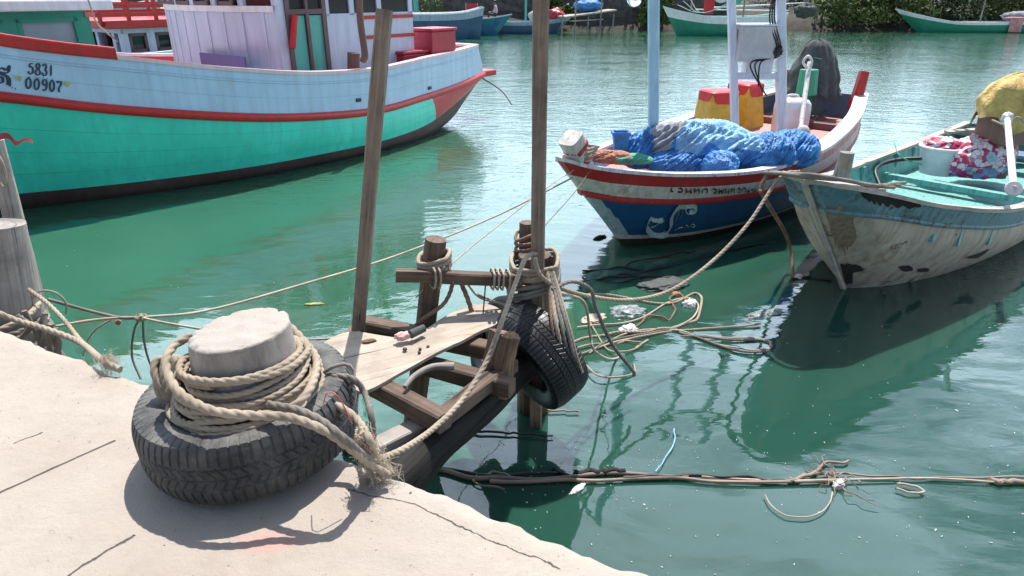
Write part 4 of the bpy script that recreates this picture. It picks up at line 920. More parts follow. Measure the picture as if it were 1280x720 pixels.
# white pole with disc foot
a, b = Q(1259, 148, 6.6), Q(1267, 236, 4.95); r_ = empty('push_pole', b, 'white pole with round disc foot leaning against the yellow tarpaulin', 'pole')
mb = MB(); tube(mb, [a, (a+b)/2, b], .026, 12); mb.build('pole_shaft', M['white_plastic'], r_, smooth=True)
mb = MB(); lathe(mb, [(.001, -.012), (.055, -.010), (.06, 0), (.055, .010), (.001, .012)], b, axis=V(-.3, -.8, .5), seg=28); mb.build('disc', M['grey_plastic'], r_)
mb = MB(); blob(mb, a+V(0, 0, .0), (.05, .045, .06), sub=3, amp=.25); mb.build('pole_head', M['c_cap'], r_, smooth=True)
ce = Q(1275, 125, 7.3); en = empty('outboard_engine', V(ce[0], ce[1], -.5), 'engine under a crumpled ochre tarpaulin on the stern of the worn boat', 'engine')
drape(V(ce[0], ce[1], 0), ce[2]-.20, ce[2]+.27, .32, .37, 7, M['canvas_ochre'], 'engine_cover', en, 4.2, top=.45, hem=.07)
mb = MB(); mb.box(ce+V(0, .05, -.28), .5, .4, .35, .4); log_mesh(mb, V(ce[0], ce[1], -.6), V(ce[0], ce[1], ce[2]-.2), .08, .08, rough=.02); mb.build('engine_block', M['rust'], en, bevel=.02)
rope('loose_rope', [Q(1240, 150, 7.0), Q(1262, 158, 6.8), Q(1272, 146, 6.7), Q(1285, 160, 6.7)], .01, M['rope'], 'pale cord drooping under the ochre tarpaulin', twisted=False)
mb = MB()
for k in range(3):
    tube(mb, cr([w.w(-.05+.03*k, -.33, .10), w.w(-.14+.01*k, -.1, .145), w.w(-.13, .06, .15+.01*k), w.w(.05, .2, .13), w.w(.25, .31, .08), w.w(.5+.1*k, .36, .03)], 40), .014, 8, lobes=3, twist=80)
tag(mb.build('bow_rope', M['rope_grey'], smooth=True), 'grey ropes lying over the blunt bow of the worn boat', 'rope')
rope('hanging_rope', [w.w(-.03, -.3, .12), w.w(-.09, -.31, .0), P(978, 250, .0)+V(.02, .35, -.1), P(985, 300, -.7), P(992, 350, -1.02)], .015, M['rope_brown'], 'dark wet rope hanging from the worn bow straight into the water')
# ------------------------------------------------------------------ QUAYSIDE: bollard, tyre, ropes
BC = V(-.76, 1.67, 0); BH = .42
mb = MB(); N = 96; prof = [(.155, -.005), (.150, .15), (.143, .30), (.136, BH-.012), (.1465, BH-.004), (.140, BH), (.10, BH+.002), (.05, BH+.003), (.001, BH+.003)]
gz = []
zs = list(np.linspace(-.005, BH-.012, 40)); pr = [(np.interp(z, [p[1] for p in prof[:4]], [p[0] for p in prof[:4]]), z) for z in zs]+[(.1362, BH-.005), (.133, BH-.001)]+[(r, BH+.001) for r in np.linspace(.127, .001, 18)]
for (r, z) in pr:
    row = []
    for i in range(N):
        a = 2*PI*i/N; k = noise.noise(Vector((math.cos(a)*3, math.sin(a)*3, z*5)))*.012+noise.noise(Vector((math.cos(a)*11, math.sin(a)*11, z*20+r*40)))*.006
        rim = max(0, noise.noise(Vector((math.cos(a)*6, math.sin(a)*6, 7)))-.1)*.10 if z > BH-.02 and r > .125 else 0
        row.append(BC+V(math.cos(a)*r*(1+k-rim*.6), math.sin(a)*r*(1+k-rim*.6), z-rim*.12+(.004*noise.noise(Vector((math.cos(a)*r*20, math.sin(a)*r*20, 3))) if r < .13 else 0)+.11*math.cos(a)*r*max(0, z/BH)**2))
    gz.append(row)
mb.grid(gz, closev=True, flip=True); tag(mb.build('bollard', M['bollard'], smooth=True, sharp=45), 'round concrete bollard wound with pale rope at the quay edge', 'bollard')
def tyre_mesh():
    R, Wd = .325, .205; prof = []
    for z in np.linspace(.085, -.085, 41): prof.append((R-.05*(z/.1)**4*.5, z, 1))
    sw_ = [(.308, -.0955, 0), (.290, -.1015, 0), (.262, -.104, 0), (.235, -.096, 0), (.212, -.083, 0), (.200, -.078, 0)]
    inn = [(.197, -.070, 0), (.215, -.068, 0), (.25, -.085, 0), (.295, -.08, 0), (.308, -.04, 0)]
    P_ = [(a, -z, k) for a, z, k in sw_[::-1]]+prof+sw_+inn+[(a, -z, k) for a, z, k in inn[::-1]]
    N = 1080; th = np.linspace(0, 2*PI, N, endpoint=False); g_ = np.zeros((len(P_), N, 3))
    for i, (r, z, k) in enumerate(P_):
        rr = np.full(N, r); zz = np.full(N, z)
        az = abs(z)
        if k:
            d = np.zeros(N)
            for z0 in (0, .034, -.034):
                if abs(z-z0) < .0035: d[:] = 1
            ph = th*72/(2*PI)
            if az > .04: d = np.maximum(d, ((ph+(.5 if z > 0 else 0)) % 1 < .24).astype(float)*(.9 if az > .045 else .6))
            elif az > .006: d = np.maximum(d, ((ph*1.0+z*26*np.sign(z)) % 1 < .2)*.75)
            rr = rr-d*.0045
        elif 1 and az > .09 and r > .28: 
            ph = th*72/(2*PI); rr = rr; zz = zz-np.sign(z)*(((ph+(.5 if z > 0 else 0)) % 1) < .24)*.003*(1 if r > .3 else .5)
        elif 0: pass
        g_[i] = np.stack([rr*np.cos(th), rr*np.sin(th), zz], 1)
    mb = MB(); mb.grid(g_, closeu=True, closev=True, flip=False); return mb
def place_tyre(label, c, axis, spin, m, src=None, cat='tyre'):
    from mathutils import Matrix
    if src is None: o = tyre_mesh().build('tyre', m, smooth=True, sharp=28, origin=V(0, 0, 0))
    else:
        o = src.copy(); o.data = src.data.copy(); o.data.materials.clear(); o.data.materials.append(m); COL.objects.link(o)
    o.rotation_euler = (Vector(axis).to_track_quat('Z', 'Y').to_matrix() @ Matrix.Rotation(spin, 3, 'Z')).to_euler(); o.location = tuple(c); WL[o] = np.array(c); return tag(o, label, cat, 'old tyres used as fenders')
T1_ = place_tyre('dusty car tyre lying flat round the concrete bollard', V(-.785, 1.70, .125), (-.06, -.02, 1), .1, M['rubber'])
T1_.scale = (.96, .96, .97)
def coil(turns, z0, z1, r0, r1, ph, rad, sag=.02, tilt=.03, seed=0, arc=None, push=(0, 0)):
    pts = []; n = int(turns*18); rr = random.Random(seed)
    for i in range(n+1):
        f = i/n; a = ph+f*turns*2*PI; r = r0+(r1-r0)*f+.008*math.sin(a*1.3+seed)+rr.gauss(0, .0025); z = z0+(z1-z0)*f+tilt*math.sin(a+seed)+rr.gauss(0, .002)
        pts.append(BC+V(math.cos(a)*r+push[0], math.sin(a)*r+push[1], z))
    return pts
rr_ = [('tight turns of pale rope wound round the middle of the concrete bollard', coil(8.3, .195, .325, .190, .150, 2.6, .012, tilt=.010, seed=1), .0092, 'rope'),
       ('grey rope coil squeezed down between the bollard and the tyre', coil(5.5, .12, .20, .168, .180, .6, .012, tilt=.012, seed=5, push=(-.01, -.005)), .0095, 'rope_grey'),
       ('loose outer coil of pale rope resting over the tyre rim', coil(2.2, .20, .26, .205, .190, 3.4, .014, tilt=.028, seed=2, push=(-.01, -.005)), .0100, 'rope'),
       ('second tight layer of pale rope over the middle turns on the bollard', coil(5.4, .215, .31, .207, .176, 1.2, .012, tilt=.016, seed=13), .0088, 'rope'),
       ('top turn of pale rope just under the bollard rim', coil(1.7, .335, .32, .158, .172, 2.9, .012, tilt=.020, seed=9), .0100, 'rope')]
for lb, pts, rd, mt_ in rr_: rope('coiled_rope', pts, rd, M[mt_], lb, n=len(pts)*4, group='ropes wound round the bollard')
# thick rope crossing the front towards the knot
rope('thick_rope', [P(240, 420, .38), P(218, 432, .37), P(207, 455, .36), P(222, 488, .33), P(262, 512, .31), P(312, 519, .30), P(362, 522, .285), P(405, 538, .255), P(437, 560, .19), P(462, 580, .09), P(485, 593, .04)], 0.0122, M['rope'], 'thick pale rope crossing in front of the coils to the frayed knot')
rope('thick_rope', [P(352, 398, .34), P(385, 432, .30), P(396, 455, .29), P(385, 490, .29), P(360, 512, .27), P(330, 518, .26), P(300, 505, .25)], 0.0122, M['rope'], 'thick pale rope bending down the right side of the bollard coils')
rope('thick_rope', [P(335, 505, .28), P(370, 512, .285), P(400, 525, .27), P(430, 548, .23), P(455, 570, .13), P(472, 580, .06)], 0.0109, M['rope_grey'], 'grey twisted rope running under the thick rope towards the knot')
rope('thick_rope', [P(392, 500, 0.205), P(420, 506, 0.205), P(446, 524, 0.175), P(462, 550, 0.170), P(470, 575, 0.060)], 0.0112, M['rope'], 'short thick rope over the tyre shoulder ending in the frayed knot')
rope('thick_rope', [P(386, 470, 0.215), P(412, 470, 0.235), P(440, 473, 0.235), P(456, 492, 0.185), P(464, 520, 0.180), P(468, 560, 0.060)], 0.0096, M['rope_grey'], 'grey rope hooped over the right side of the tyre')
rope('thick_rope', [P(392, 478, 0.205), P(410, 462, 0.255), P(430, 455, 0.265), P(442, 462, 0.245), P(440, 480, 0.215), P(428, 492, 0.195)], 0.0059, M['rope_grey'], 'thin grey rope loop standing over the right side of the tyre')
rope('long_rope', [P(452, 580, .08), Q(480, 572, 1.72), Q(510, 558, 1.86), Q(545, 533, 2.1), Q(580, 497, 2.32), Q(608, 452, 2.48), Q(628, 400, 2.6), Q(646, 350, 2.9), Q(658, 322, 3.10), Q(672, 316, 3.2)], 0.0116, M['rope'], 'long thick pale rope hanging in a curve from the knot up to the middle piling')
# knot on the left of the bollard
mb = MB()
for k in range(7):
    c0 = P(212, 472, .27); a0 = k*1.25
    pts = [c0+V(.038*math.cos(a+a0)*math.cos(k), .030*math.sin(a*1+a0), .05*math.sin(a+k*1.1)) for a in np.linspace(0, 2*PI, 12)]; p_, _ = resample(cr(pts, 60), .006); tube(mb, p_, .0105, 14, lobes=3, twist=75)
tag(mb.build('rope_knot', M['rope'], smooth=True), 'knotted bunch of rope at the left side of the bollard', 'knot')
def fray(mb, c, d, n, L, spread, r=.0016):
    for k in range(n):
        v = unit(unit(d)+rng.normal(0, spread, 3)); l = L*random.uniform(.4, 1.1); s0_ = np.array(c)+rng.normal(0, .012, 3)
        pts = [s0_, s0_+v*l*.4+rng.normal(0, .006, 3), s0_+v*l*.75+rng.normal(0, .012, 3)-V(0, 0, .2*l*.3), s0_+v*l+rng.normal(0, .015, 3)-V(0, 0, .3*l)]
        tube(mb, cr(pts, 9), r*random.uniform(.6, 1.3), 4, cap=False)
mb = MB(); c0 = P(452, 545, .17); c1 = P(470, 585, .04)
for f in np.linspace(0, 1, 9): fray(mb, c0*(1-f)+c1*f, (c1-c0)+V(.03, -.02, 0), 60, .035, .3, .0007)
for f in np.linspace(0, 1, 5): blob(mb, c0*(1-f)+c1*f, (.016, .016, .022), sub=3, amp=.5, ridge=.25, seed=f*3)
fray(mb, P(478, 588, .03), V(.5, -.1, -.2), 50, .04, .5, .0006)
tag(mb.build('frayed_knot', M['fibre']), 'bushy frayed rope end bound at the quay edge beside the tyre', 'knot')
mb = MB()
for k in range(1): rope('', [P(404+k*4, 505, .27), P(410+k*9, 490+k*2, .33), P(424+k*8, 497+k*4, .31), P(440+k*3, 530, .23)], 0.0016, None, mb=mb, twisted=False)
tag(mb.build('red_twine', plain('red_twine', (.55, .12, .11), .8), smooth=True), 'thin red twine tangled in the ropes over the tyre', 'twine')
# second bollard post at the left edge of the frame, wooden, with ropes
a, b = P(-14, 415, .0)+V(0, .10, -.25), Q(-4, 272, 2.95); mb = MB(); 
p_lo = V(-2.24, 2.90, -.9); p_hi = V(-2.30, 2.98, .30)
TPX = Q(-8, 280, 2.95); p_hi = TPX; p_lo = Q(-8, 420, 2.82)-V(0, 0, .7)
log_mesh(mb, p_lo, p_hi, .165, .125, seg=40, rough=.03, freq=2); tag(mb.build('wooden_post', M['wood_grey'], smooth=True, sharp=45), 'thick weathered mooring stump at the left edge with ropes round its foot', 'post')
mb = MB(); log_mesh(mb, Q(4, 300, 3.3)-V(0, 0, 1.5), Q(-8, 175, 3.45), .055, .045, seg=24, rough=.05); tag(mb.build('wooden_post', M['wood_grey'], smooth=True), 'thin dark post behind the thick stump, tied with a red ribbon', 'post')
mb = MB(); pts = cr([Q(-6, 172, 3.4), Q(10, 170, 3.38), Q(20, 179, 3.36), Q(32, 174, 3.34), Q(41, 178, 3.33)], 24); T, U, W_ = frames(pts)
mb.grid([[p+V(0, 0, .016*(1-i/30)*sgn)+V(0, .006*sgn, 0) for sgn in (-1, -.3, .4, 1)] for i, p in enumerate(pts)]); tag(mb.build('ribbon', plain('faded_red_ribbon', (.28, .02, .03), .8), smooth=True), 'faded red ribbon fluttering from the thin left post', 'ribbon')
rope('thin_rope', [Q(-4, 190, 3.38), Q(4, 205, 3.36), Q(8, 222, 3.36), Q(5, 235, 3.36), Q(0, 228, 3.36)], 0.0053, M['rope'], 'pale cord looped on the thin left post', twisted=False)
pc = Q(-8, 400, 2.84)
for k, (dz, rd, tr) in enumerate(((.02, .19, .02), (-.02, .20, -.02), (-.06, .205, .01), (-.11, .21, -.02))):
    pts = [V(pc[0]+math.cos(a)*rd, pc[1]+math.sin(a)*rd, pc[2]+dz+tr*math.sin(a+k)+.02*math.cos(a)) for a in np.linspace(0, 2*PI*1.02, 22)]
    rope('coiled_rope', pts, .0135, M['rope' if k % 2 == 0 else 'rope_grey'], ['uppermost pale turn of rope round the left stump', 'second turn of grey rope round the left stump', 'third pale turn of rope low on the left stump', 'lowest grey turn of rope at the foot of the left stump'][k], group='ropes round the left stump')
rope('thick_rope', [Q(-10, 388, 2.6), Q(20, 400, 2.62), Q(60, 412, 2.55), Q(100, 428, 2.46), P(125, 448, .03), P(150, 462, .02)], 0.0128, M['rope'], 'pale rope stretching from the left stump along the quay edge')
rope('thick_rope', [Q(36, 362, 2.85), Q(58, 378, 2.75), Q(80, 400, 2.65), Q(100, 425, 2.5), P(122, 446, .02), P(140, 458, .01)], 0.0097, M['rope'], 'second pale rope meeting the first in a frayed end by the quay edge')
rope('thin_rope', [Q(38, 378, 2.9), Q(50, 364, 2.9), Q(70, 366, 2.9), Q(82, 378, 2.9), Q(83, 392, 2.9)], 0.0045, M['rope'], 'small pale cord loop behind the left stump', twisted=False)
mb = MB(); fray(mb, P(132, 452, .03), V(.6, -.3, .1), 160, .04, .5, .0006); tag(mb.build('frayed_end', M['fibre']), 'frayed rope end on the quay edge near the left stump', 'rope end')
mb = MB()
for k in range(7):
    c0 = Q(38+k*6, 408+k*4, 2.72-.02*k); tube(mb, cr([c0+V(random.gauss(0, .03), random.gauss(0, .02), .08), c0, c0+V(random.gauss(0, .03), -.02, -.08), c0+V(random.gauss(0, .05), .0, -.16)], 16), .013, 10, lobes=3, twist=70)
tag(mb.build('hanging_rope', M['rope_grey'], smooth=True), 'bunch of old grey rope ends hanging over the edge by the left stump', 'rope')
# thin lines over the left water
K = Q(176, 397, 3.0)
rope('thin_line', [Q(60, 374, 2.9), Q(110, 388, 2.95), Q(150, 397, 3.0), K], .008, M['rope_grey'], 'upper thin line from the left stump to the little knot over the water', twisted=False)
rope('thin_line', [Q(70, 408, 2.8), Q(110, 401, 2.9), Q(150, 397, 3.0), K], .007, M['rope'], 'lower thin line from the left stump to the little knot over the water', twisted=False)
rope('thin_line', [K, Q(260, 388, 3.2), Q(380, 355, 3.6), Q(500, 318, 4.2), Q(620, 270, 5.0), Q(716, 222, 5.5)], .007, M['twine'], 'long pale line rising from the little knot to the blue bow', twisted=False)
rope('thin_line', [K, Q(215, 405, 2.9), Q(300, 418, 2.9), Q(400, 424, 2.95), Q(450, 415, 3.0)], .006, M['twine'], 'thin pale line from the little knot past the bollard to the left pole', twisted=False)
rope('thin_line', [K, Q(168, 412, 3.0), Q(165, 445, 3.0), Q(176, 474, 2.95)], .0055, M['rope_grey'], 'left cord hanging down from the little knot into the water', twisted=False)
rope('thin_line', [K+V(.01, 0, 0), Q(180, 425, 3.0), Q(186, 450, 2.98), Q(196, 470, 2.95)], .0055, M['rope_grey'], 'right cord hanging down from the little knot into the water', twisted=False)
rope('thin_line', [Q(140, 399, 3.0), Q(122, 410, 3.0), Q(110, 425, 3.0), Q(104, 445, 3.0)], .005, M['twine'], 'cord bending down left of the little knot', twisted=False)
mb = MB(); blob(mb, K, (.025, .02, .018), sub=3, amp=.4, ridge=.2); tag(mb.build('small_knot', M['rope']), 'little knot where the thin lines meet over the green water', 'knot')
mb = MB(); blob(mb, Q(148, 403, 3.0), (.015, .012, .015), sub=2, amp=.2); tag(mb.build('red_float', M['orange']), 'tiny orange float on the thin lines', 'float')
# ------------------------------------------------------------------ TIMBER LANDING
ZB = -.33
mb = MB(); pa_, pb_ = Q(447, 415, 3.05), Q(480, 12, 3.2); log_mesh(mb, pa_-(pb_-pa_)*.45, pb_, .031, .035, seg=20, rough=.05, squash=.9, freq=2, bend=.012); tag(mb.build('wooden_pole', M['wood_pole']), 'tall thin brown pole leaning slightly right, rising from the timber landing', 'pole')
mb = MB(); log_mesh(mb, Q(672, 400, 3.22)-V(0, 0, .7), Q(677, -70, 3.22), .033, .036, seg=20, rough=.05, squash=.9, freq=2); tag(mb.build('wooden_pole', M['wood_pole']), 'tall brown pole lashed upright to the middle piling', 'pole')
mb = MB(); log_mesh(mb, Q(668, 420, 3.38)-V(0, 0, .75), Q(668, 318, 3.38), .088, .085, seg=28, rough=.05, squash=1, freq=2); tag(mb.build('piling', M['wood_dark']), 'thick square dark piling wrapped with ropes in the middle', 'piling')
mb = MB(); log_mesh(mb, Q(656, 420, 3.55)-V(0, 0, .7), Q(659, 278, 3.55), .045, .042, seg=20, rough=.06, squash=1); tag(mb.build('piling', M['wood_dark']), 'shorter dark post just behind the thick middle piling', 'piling')
mb = MB(); log_mesh(mb, Q(518, 412, 3.25)-V(.06, 0, .75), Q(545, 299, 3.25), .062, .055, seg=24, rough=.05, squash=1, freq=3); tag(mb.build('piling', M['wood_dark']), 'leaning stub post with pale rope round its top', 'piling')
mb = MB(); beam(mb, Q(495, 344, 3.14), Q(652, 350, 3.20), .055, .062, up=(0, 0, 1)); tag(mb.build('crossbeam', M['wood_dark']), 'horizontal dark beam lashed between the leaning stub and the middle piling', 'beam')
# frame under the board
fr = empty('timber_frame', P(530, 480, -.45), 'brown timber frame of joined beams below the pale board', 'frame')
def fb2(a, b, w_, h_, m='wood_dark'): mb = MB(); beam(mb, a, b, w_, h_); return mb.build('beam', M[m], fr)
fb2(P(452, 405, ZB), P(640, 444, ZB), .085, .075); 
fb2(P(430, 462, ZB), P(556, 528, ZB), .075, .085); fb2(P(535, 458, ZB-.02), P(640, 485, ZB-.02), .075, .08)
fb2(P(550, 524, ZB-.01), P(640, 455, ZB-.01), .07, .07); fb2(P(470, 560, ZB-.08), P(545, 522, ZB-.08), .08, .05, 'wood_grey')
fb2(P(450, 410, ZB-.07), P(420, 480, ZB-.07)+V(-.22, -.42, 0), .07, .07)
mb = MB(); la_, lb_ = P(470, 628, -.50), P(660, 442, -.46); log_mesh(mb, la_-(lb_-la_)*.34, lb_, .080, .105, seg=24, rough=.10, freq=4); tag(mb.build('log', M['wood_wet'], smooth=True), 'black wet log lying diagonally below the timber frame', 'log')
mb = MB(); log_mesh(mb, Q(618, 490, 2.70), Q(636, 418, 2.74), (.068), .052, seg=28, rough=.20, freq=7); log_mesh(mb, Q(602, 478, 2.68), Q(622, 414, 2.74), .022, .035, seg=14, rough=.2); tag(mb.build('driftwood_stump', M['wood_tan'], smooth=True), 'tan peeled stump wedged between the log and the hanging tyre', 'stump')
mb = MB(); tube(mb, cr([P(506, 484, -.26), P(518, 470, -.25), P(540, 459, -.25), P(568, 458, -.25)], 30), np.linspace(.010, .018, 30), 12); tag(mb.build('bent_stick', M['wood_grey'], smooth=True), 'bent grey stick lying across the timber frame', 'stick')
# board
out = [(392, 440), (412, 426), (440, 417), (470, 419), (502, 424), (528, 414), (556, 398), (590, 386), (612, 386), (628, 394), (622, 406), (600, 416), (578, 430), (566, 436), (540, 447), (505, 464), (456, 488), (430, 478), (404, 466)]
zb_ = -.27; o3 = [P(a, b, zb_)+V(0, 0, .03*math.sin(i*1.1)*.3) for i, (a, b) in enumerate(out)]
o3 = cr(np.vstack([o3, o3[:1]]), 76)[:-1]; cen = np.mean(o3, 0)
mb = MB(); n_ = len(o3); rings = []
for f in (1, .97, .8, .6, .4, .2, .02):
    rings.append([cen+(p-cen)*f+V(0, 0, .012*noise.noise(Vector(((cen+(p-cen)*f)*3)))+.006+.025*((cen+(p-cen)*f)[0]-cen[0])) for p in o3])
bot = [[p-V(0, 0, .016) for p in rings[0]]]
allr = [bot[0]]+rings; allr = np.array(allr); uvb = np.array([[(p[0]*.9+p[1]*.5, p[1]*.9-p[0]*.5) for p in r] for r in allr]); mb.grid(allr, closev=True, uv=uvb)
mb.add(bot[0], [list(range(n_))], 0, [(0, 0)]*n_); bo = mb.build('board', M['wood_pale'], smooth=True, sharp=50)
# flip check
tag(bo, 'pale dry plywood board lying on the timber frame beside the quay', 'board')
for i, (a, b) in enumerate([(506, 436), (525, 436), (524, 440), (535, 433), (461, 425)]):
    q = P(a, b, zb_+.016); 
    if i < 4: mb = MB(); lathe(mb, [(.001, .004), (.007 if i else .010, .003), (.008 if i else .012, -.004)], q, seg=10); mb.build('bolt_head', M['rope_dark'], bo)
mb = MB(); blob(mb, P(461, 426, zb_+.01), (.035, .018, .008), .4, 3, .3, seed=2); mb.build('wood_knot', M['wood_tan'], bo, smooth=True)
# bottle on board
q = P(518, 418, zb_+.05); r_ = empty('bottle', q, 'small dark plastic bottle with pink rag lying at the foot of the leaning stub', 'bottle')
mb = MB(); log_mesh(mb, P(513, 418, zb_+.045), P(530, 410, zb_+.05), .021, .019, rough=.03); mb.build('bottle_body', M['canvas_grey'], r_, smooth=True); mb = MB(); blob(mb, P(504, 420, zb_+.04), (.036, .022, .018), .4, 3, .4, ridge=.2); mb.build('rag', plain('pink_white_rag', (.68, .42, .38), .8), r_, smooth=True)
# lashings
def lash(c, rx, ry, n, dz, r, mt, label, tilt=0, axis=None, nm='lashing'):
    mb = MB()
    for k in range(n):
        z = (k-(n-1)/2)*dz+random.gauss(0, dz*.1); ph = random.uniform(0, 6)
        pts = []
        for a in np.linspace(0, 2*PI, 25):
            sq = 1.08/max(abs(math.cos(a)), abs(math.sin(a)))**.5
            o_ = V(math.cos(a)*rx*sq, math.sin(a)*ry*sq, z+tilt*math.cos(a)+.006*math.sin(a*2+ph))
            if axis is not None:
                A = unit(axis); U = unit(np.cross(A, V(0, 0, 1))); W2 = np.cross(A, U); o_ = A*(z+tilt*math.cos(a))+U*math.cos(a)*rx*sq+W2*math.sin(a)*ry*sq
            pts.append(np.array(c)+o_)
        p_, _ = resample(cr(pts, 80), r*.7); tube(mb, p_, r, 10, lobes=3, twist=2*PI/(r*7.5))
    return tag(mb.build(nm, M[mt], smooth=True), label, 'rope')
lash(Q(668, 334, 3.34), .115, .14, 5, .024, .0115, 'rope', 'upper pale lashing round the middle piling and pole', .01)
lash(Q(667, 350, 3.34), .125, .15, 3, .028, .0125, 'rope_grey', 'loose grey lashing round the middle piling just below the upper turns', .035)
lash(Q(658, 300, 3.5), .055, .06, 3, .035, .010, 'rope_brown', 'narrow lashing on the shorter post behind the middle piling', .02)
lash(Q(543, 328, 3.25), .075, .08, 4, .022, .012, 'rope', 'pale pinkish rope turns round the top of the leaning stub', .015)
ca, cb_ = Q(495, 344, 3.14), Q(652, 350, 3.20); ax = cb_-ca
lash(ca*.18+cb_*.82, .046, .046, 4, .026, .0055, 'twine', 'thin twine wound round the right end of the horizontal beam', .008, ax)
lash(ca*.70+cb_*.30, .05, .05, 2, .03, .006, 'rope', 'thin pale rope hooked over the left part of the horizontal beam', .02, ax)
rope('thin_rope', [Q(558, 330, 3.2), Q(566, 350, 3.15), Q(556, 378, 3.12), Q(530, 398, 3.1), Q(514, 412, 3.1)], .011, M['rope_brown'], 'brown rope sagging from the leaning stub to the board')
rope('thin_rope', [Q(577, 355, 3.2), Q(585, 375, 3.18), Q(592, 398, 3.16), Q(597, 424, 3.14)], .013, M['rope_brown'], 'brown rope hanging down beside the back tyre')
rope('thin_rope', [Q(582, 352, 3.2), Q(600, 372, 3.2), Q(630, 380, 3.15), Q(648, 388, 3.1)], .006, M['rope'], 'thin pale cord from the beam across to the back tyre', twisted=False)
rope('thin_rope', [Q(597, 368, 3.2), Q(615, 376, 3.2), Q(634, 384, 3.2)], .007, M['rope_grey'], 'short grey cord just above the back tyre', twisted=False)
rope('thin_rope', [Q(607, 355, 3.2), Q(604, 390, 3.15), Q(600, 425, 3.1)], .004, M['rope_dark'], 'thin dark string hanging from the beam', twisted=False)
# hanging tyres
T2 = place_tyre('rear black tyre hanging behind the tan stump', Q(632, 428, 3.22), (-.80, -.35, .40), .4, M['wet_rubber'], T1_); T2.scale = (.78, .78, .85)
T3 = place_tyre('black wet tyre hanging lowest on the middle piling, half in the water', Q(670, 444, 3.10), (-.74, -.55, -.40), 1.0, M['wet_rubber'], T1_); T3.scale = (.90, .90, 1.15)
for k, (xo, yo) in enumerate(((0, 0), (7, 3), (13, 2), (-5, 1), (18, 8))):
    rope('hanging_rope', [Q(684+xo*.4, 338, 3.2), Q(690+xo*.6, 370, 3.08), Q(695+xo, 405+yo, 2.95), Q(702+xo, 435+yo, 2.9), Q(710+xo, 458+yo, 2.9)], .0115-.001*k, M[['rope', 'rope_grey', 'rope_grey', 'rope_brown', 'rope'][k]],
         ['pale rope hanging from the piling over the lowest tyre, first from the left', 'second grey rope hanging over the lowest tyre', 'third grey rope hanging over the lowest tyre', 'brown rope hanging close against the piling', 'outermost pale rope hanging right of the lowest tyre'][k], group='ropes hanging over the lowest tyre')
mb = MB(); blob(mb, Q(718, 462, 2.92), (.022, .02, .022), sub=3, amp=.5, ridge=.2); tag(mb.build('rope_knot', M['rope']), 'small white knot at the end of the ropes on the lowest tyre', 'knot')
# rope to the worn boat
rope('mooring_line', [Q(668, 322, 3.1), Q(676, 345, 3.08), Q(700, 360, 3.2), Q(740, 371, 3.45), Q(790, 375, 3.7), Q(840, 362, 3.95), Q(890, 327, 4.2), Q(935, 280, 4.42), Q(975, 222, 4.62), w.w(.02, -.1, .14)], .0125, M['rope'], 'long grey white mooring rope sagging from the middle piling to the worn bow')
rope('mooring_line', [Q(690, 362, 3.1), Q(715, 352, 3.2), Q(738, 362, 3.3), Q(745, 385, 3.35), Q(765, 430, 3.4), Q(790, 462, 3.45), Q(793, 470, 3.45)], .011, M['rope_grey'], 'grey rope dropping from the piling in a bend into the water')
rope('thin_rope', [Q(700, 366, 3.1), Q(730, 378, 3.3), Q(738, 420, 3.35), Q(745, 440, 3.35), P(770, 448, -.99), P(810, 425, -.99)], .008, M['twine'], 'pale cord looping from the piling to the floating tangle', twisted=False)
rope('thin_rope', [P(725, 448, -.97), P(750, 470, -.97), P(790, 468, -.99), P(793, 455, -.99)], .006, M['rope'], 'thin cord floating just right of the lowest tyre', twisted=False)
# floating tangle
zf = WZ+.012
tang = [([(690, 372), (760, 368), (830, 380), (868, 366), (878, 378), (868, 400), (830, 412), (790, 415), (745, 420), (718, 425)], .010, 'rope', 'floating pale rope curling round below the blue boat'),
        ([(722, 410), (790, 400), (850, 372), (872, 380), (860, 402), (800, 418), (740, 436)], .007, 'twine', 'thin floating cord inside the curled rope'),
        ([(718, 436), (780, 425), (840, 414), (900, 410), (950, 405)], .008, 'rope', 'straight floating cord reaching right along the tangle'),
        ([(720, 446), (770, 425), (840, 412), (860, 418), (930, 440), (962, 436), (955, 425), (900, 424), (850, 418)], .009, 'rope_grey', 'floating rope ending in a long narrow loop on the right'),
        ([(760, 428), (800, 412), (850, 414), (905, 432), (950, 438), (963, 430), (948, 422), (880, 420)], .006, 'twine', 'thin cord following the long narrow loop'),
        ([(735, 400), (765, 440), (800, 432), (765, 425), (735, 440)], .006, 'rope', 'small floating cord ring beside the lowest tyre'),
        ([(790, 410), (815, 395), (835, 398), (845, 385), (838, 372), (850, 368), (862, 378)], .008, 'rope_brown', 'short brown rope knot in the floating tangle')]
for pts, r0, mt_, lb in tang:
    rope('floating_rope', [P(a, b, zf+.004*math.sin(i*2.1)) for i, (a, b) in enumerate(pts)], r0, M[mt_], lb, twisted=r0 >= .008, jit=.006, group='floating ropes by the pilings')
for pts, r0, lb in [([(722, 352), (760, 345), (800, 340), (850, 330), (920, 312), (1000, 293)], .012, 'long black line floating under the blue bow'), ([(730, 340), (770, 335), (820, 342), (800, 350), (740, 352), (728, 345)], .009, 'black line floating in a loop near the piling'),
                    ([(780, 338), (785, 330), (830, 320), (880, 312), (900, 306)], .008, 'upper short black line floating under the blue hull'), ([(745, 350), (790, 346), (830, 350), (850, 342)], .014, 'thick black line floating beside the grey bag'), ([(990, 350), (1010, 347), (1040, 352)], .012, 'short dark branch floating by the worn bow')]:
    rope('floating_line', [P(a, b, WZ+.004) for a, b in pts], r0, M['rope_dark'], lb, twisted=False, jit=.01, group='black lines floating under the blue boat')
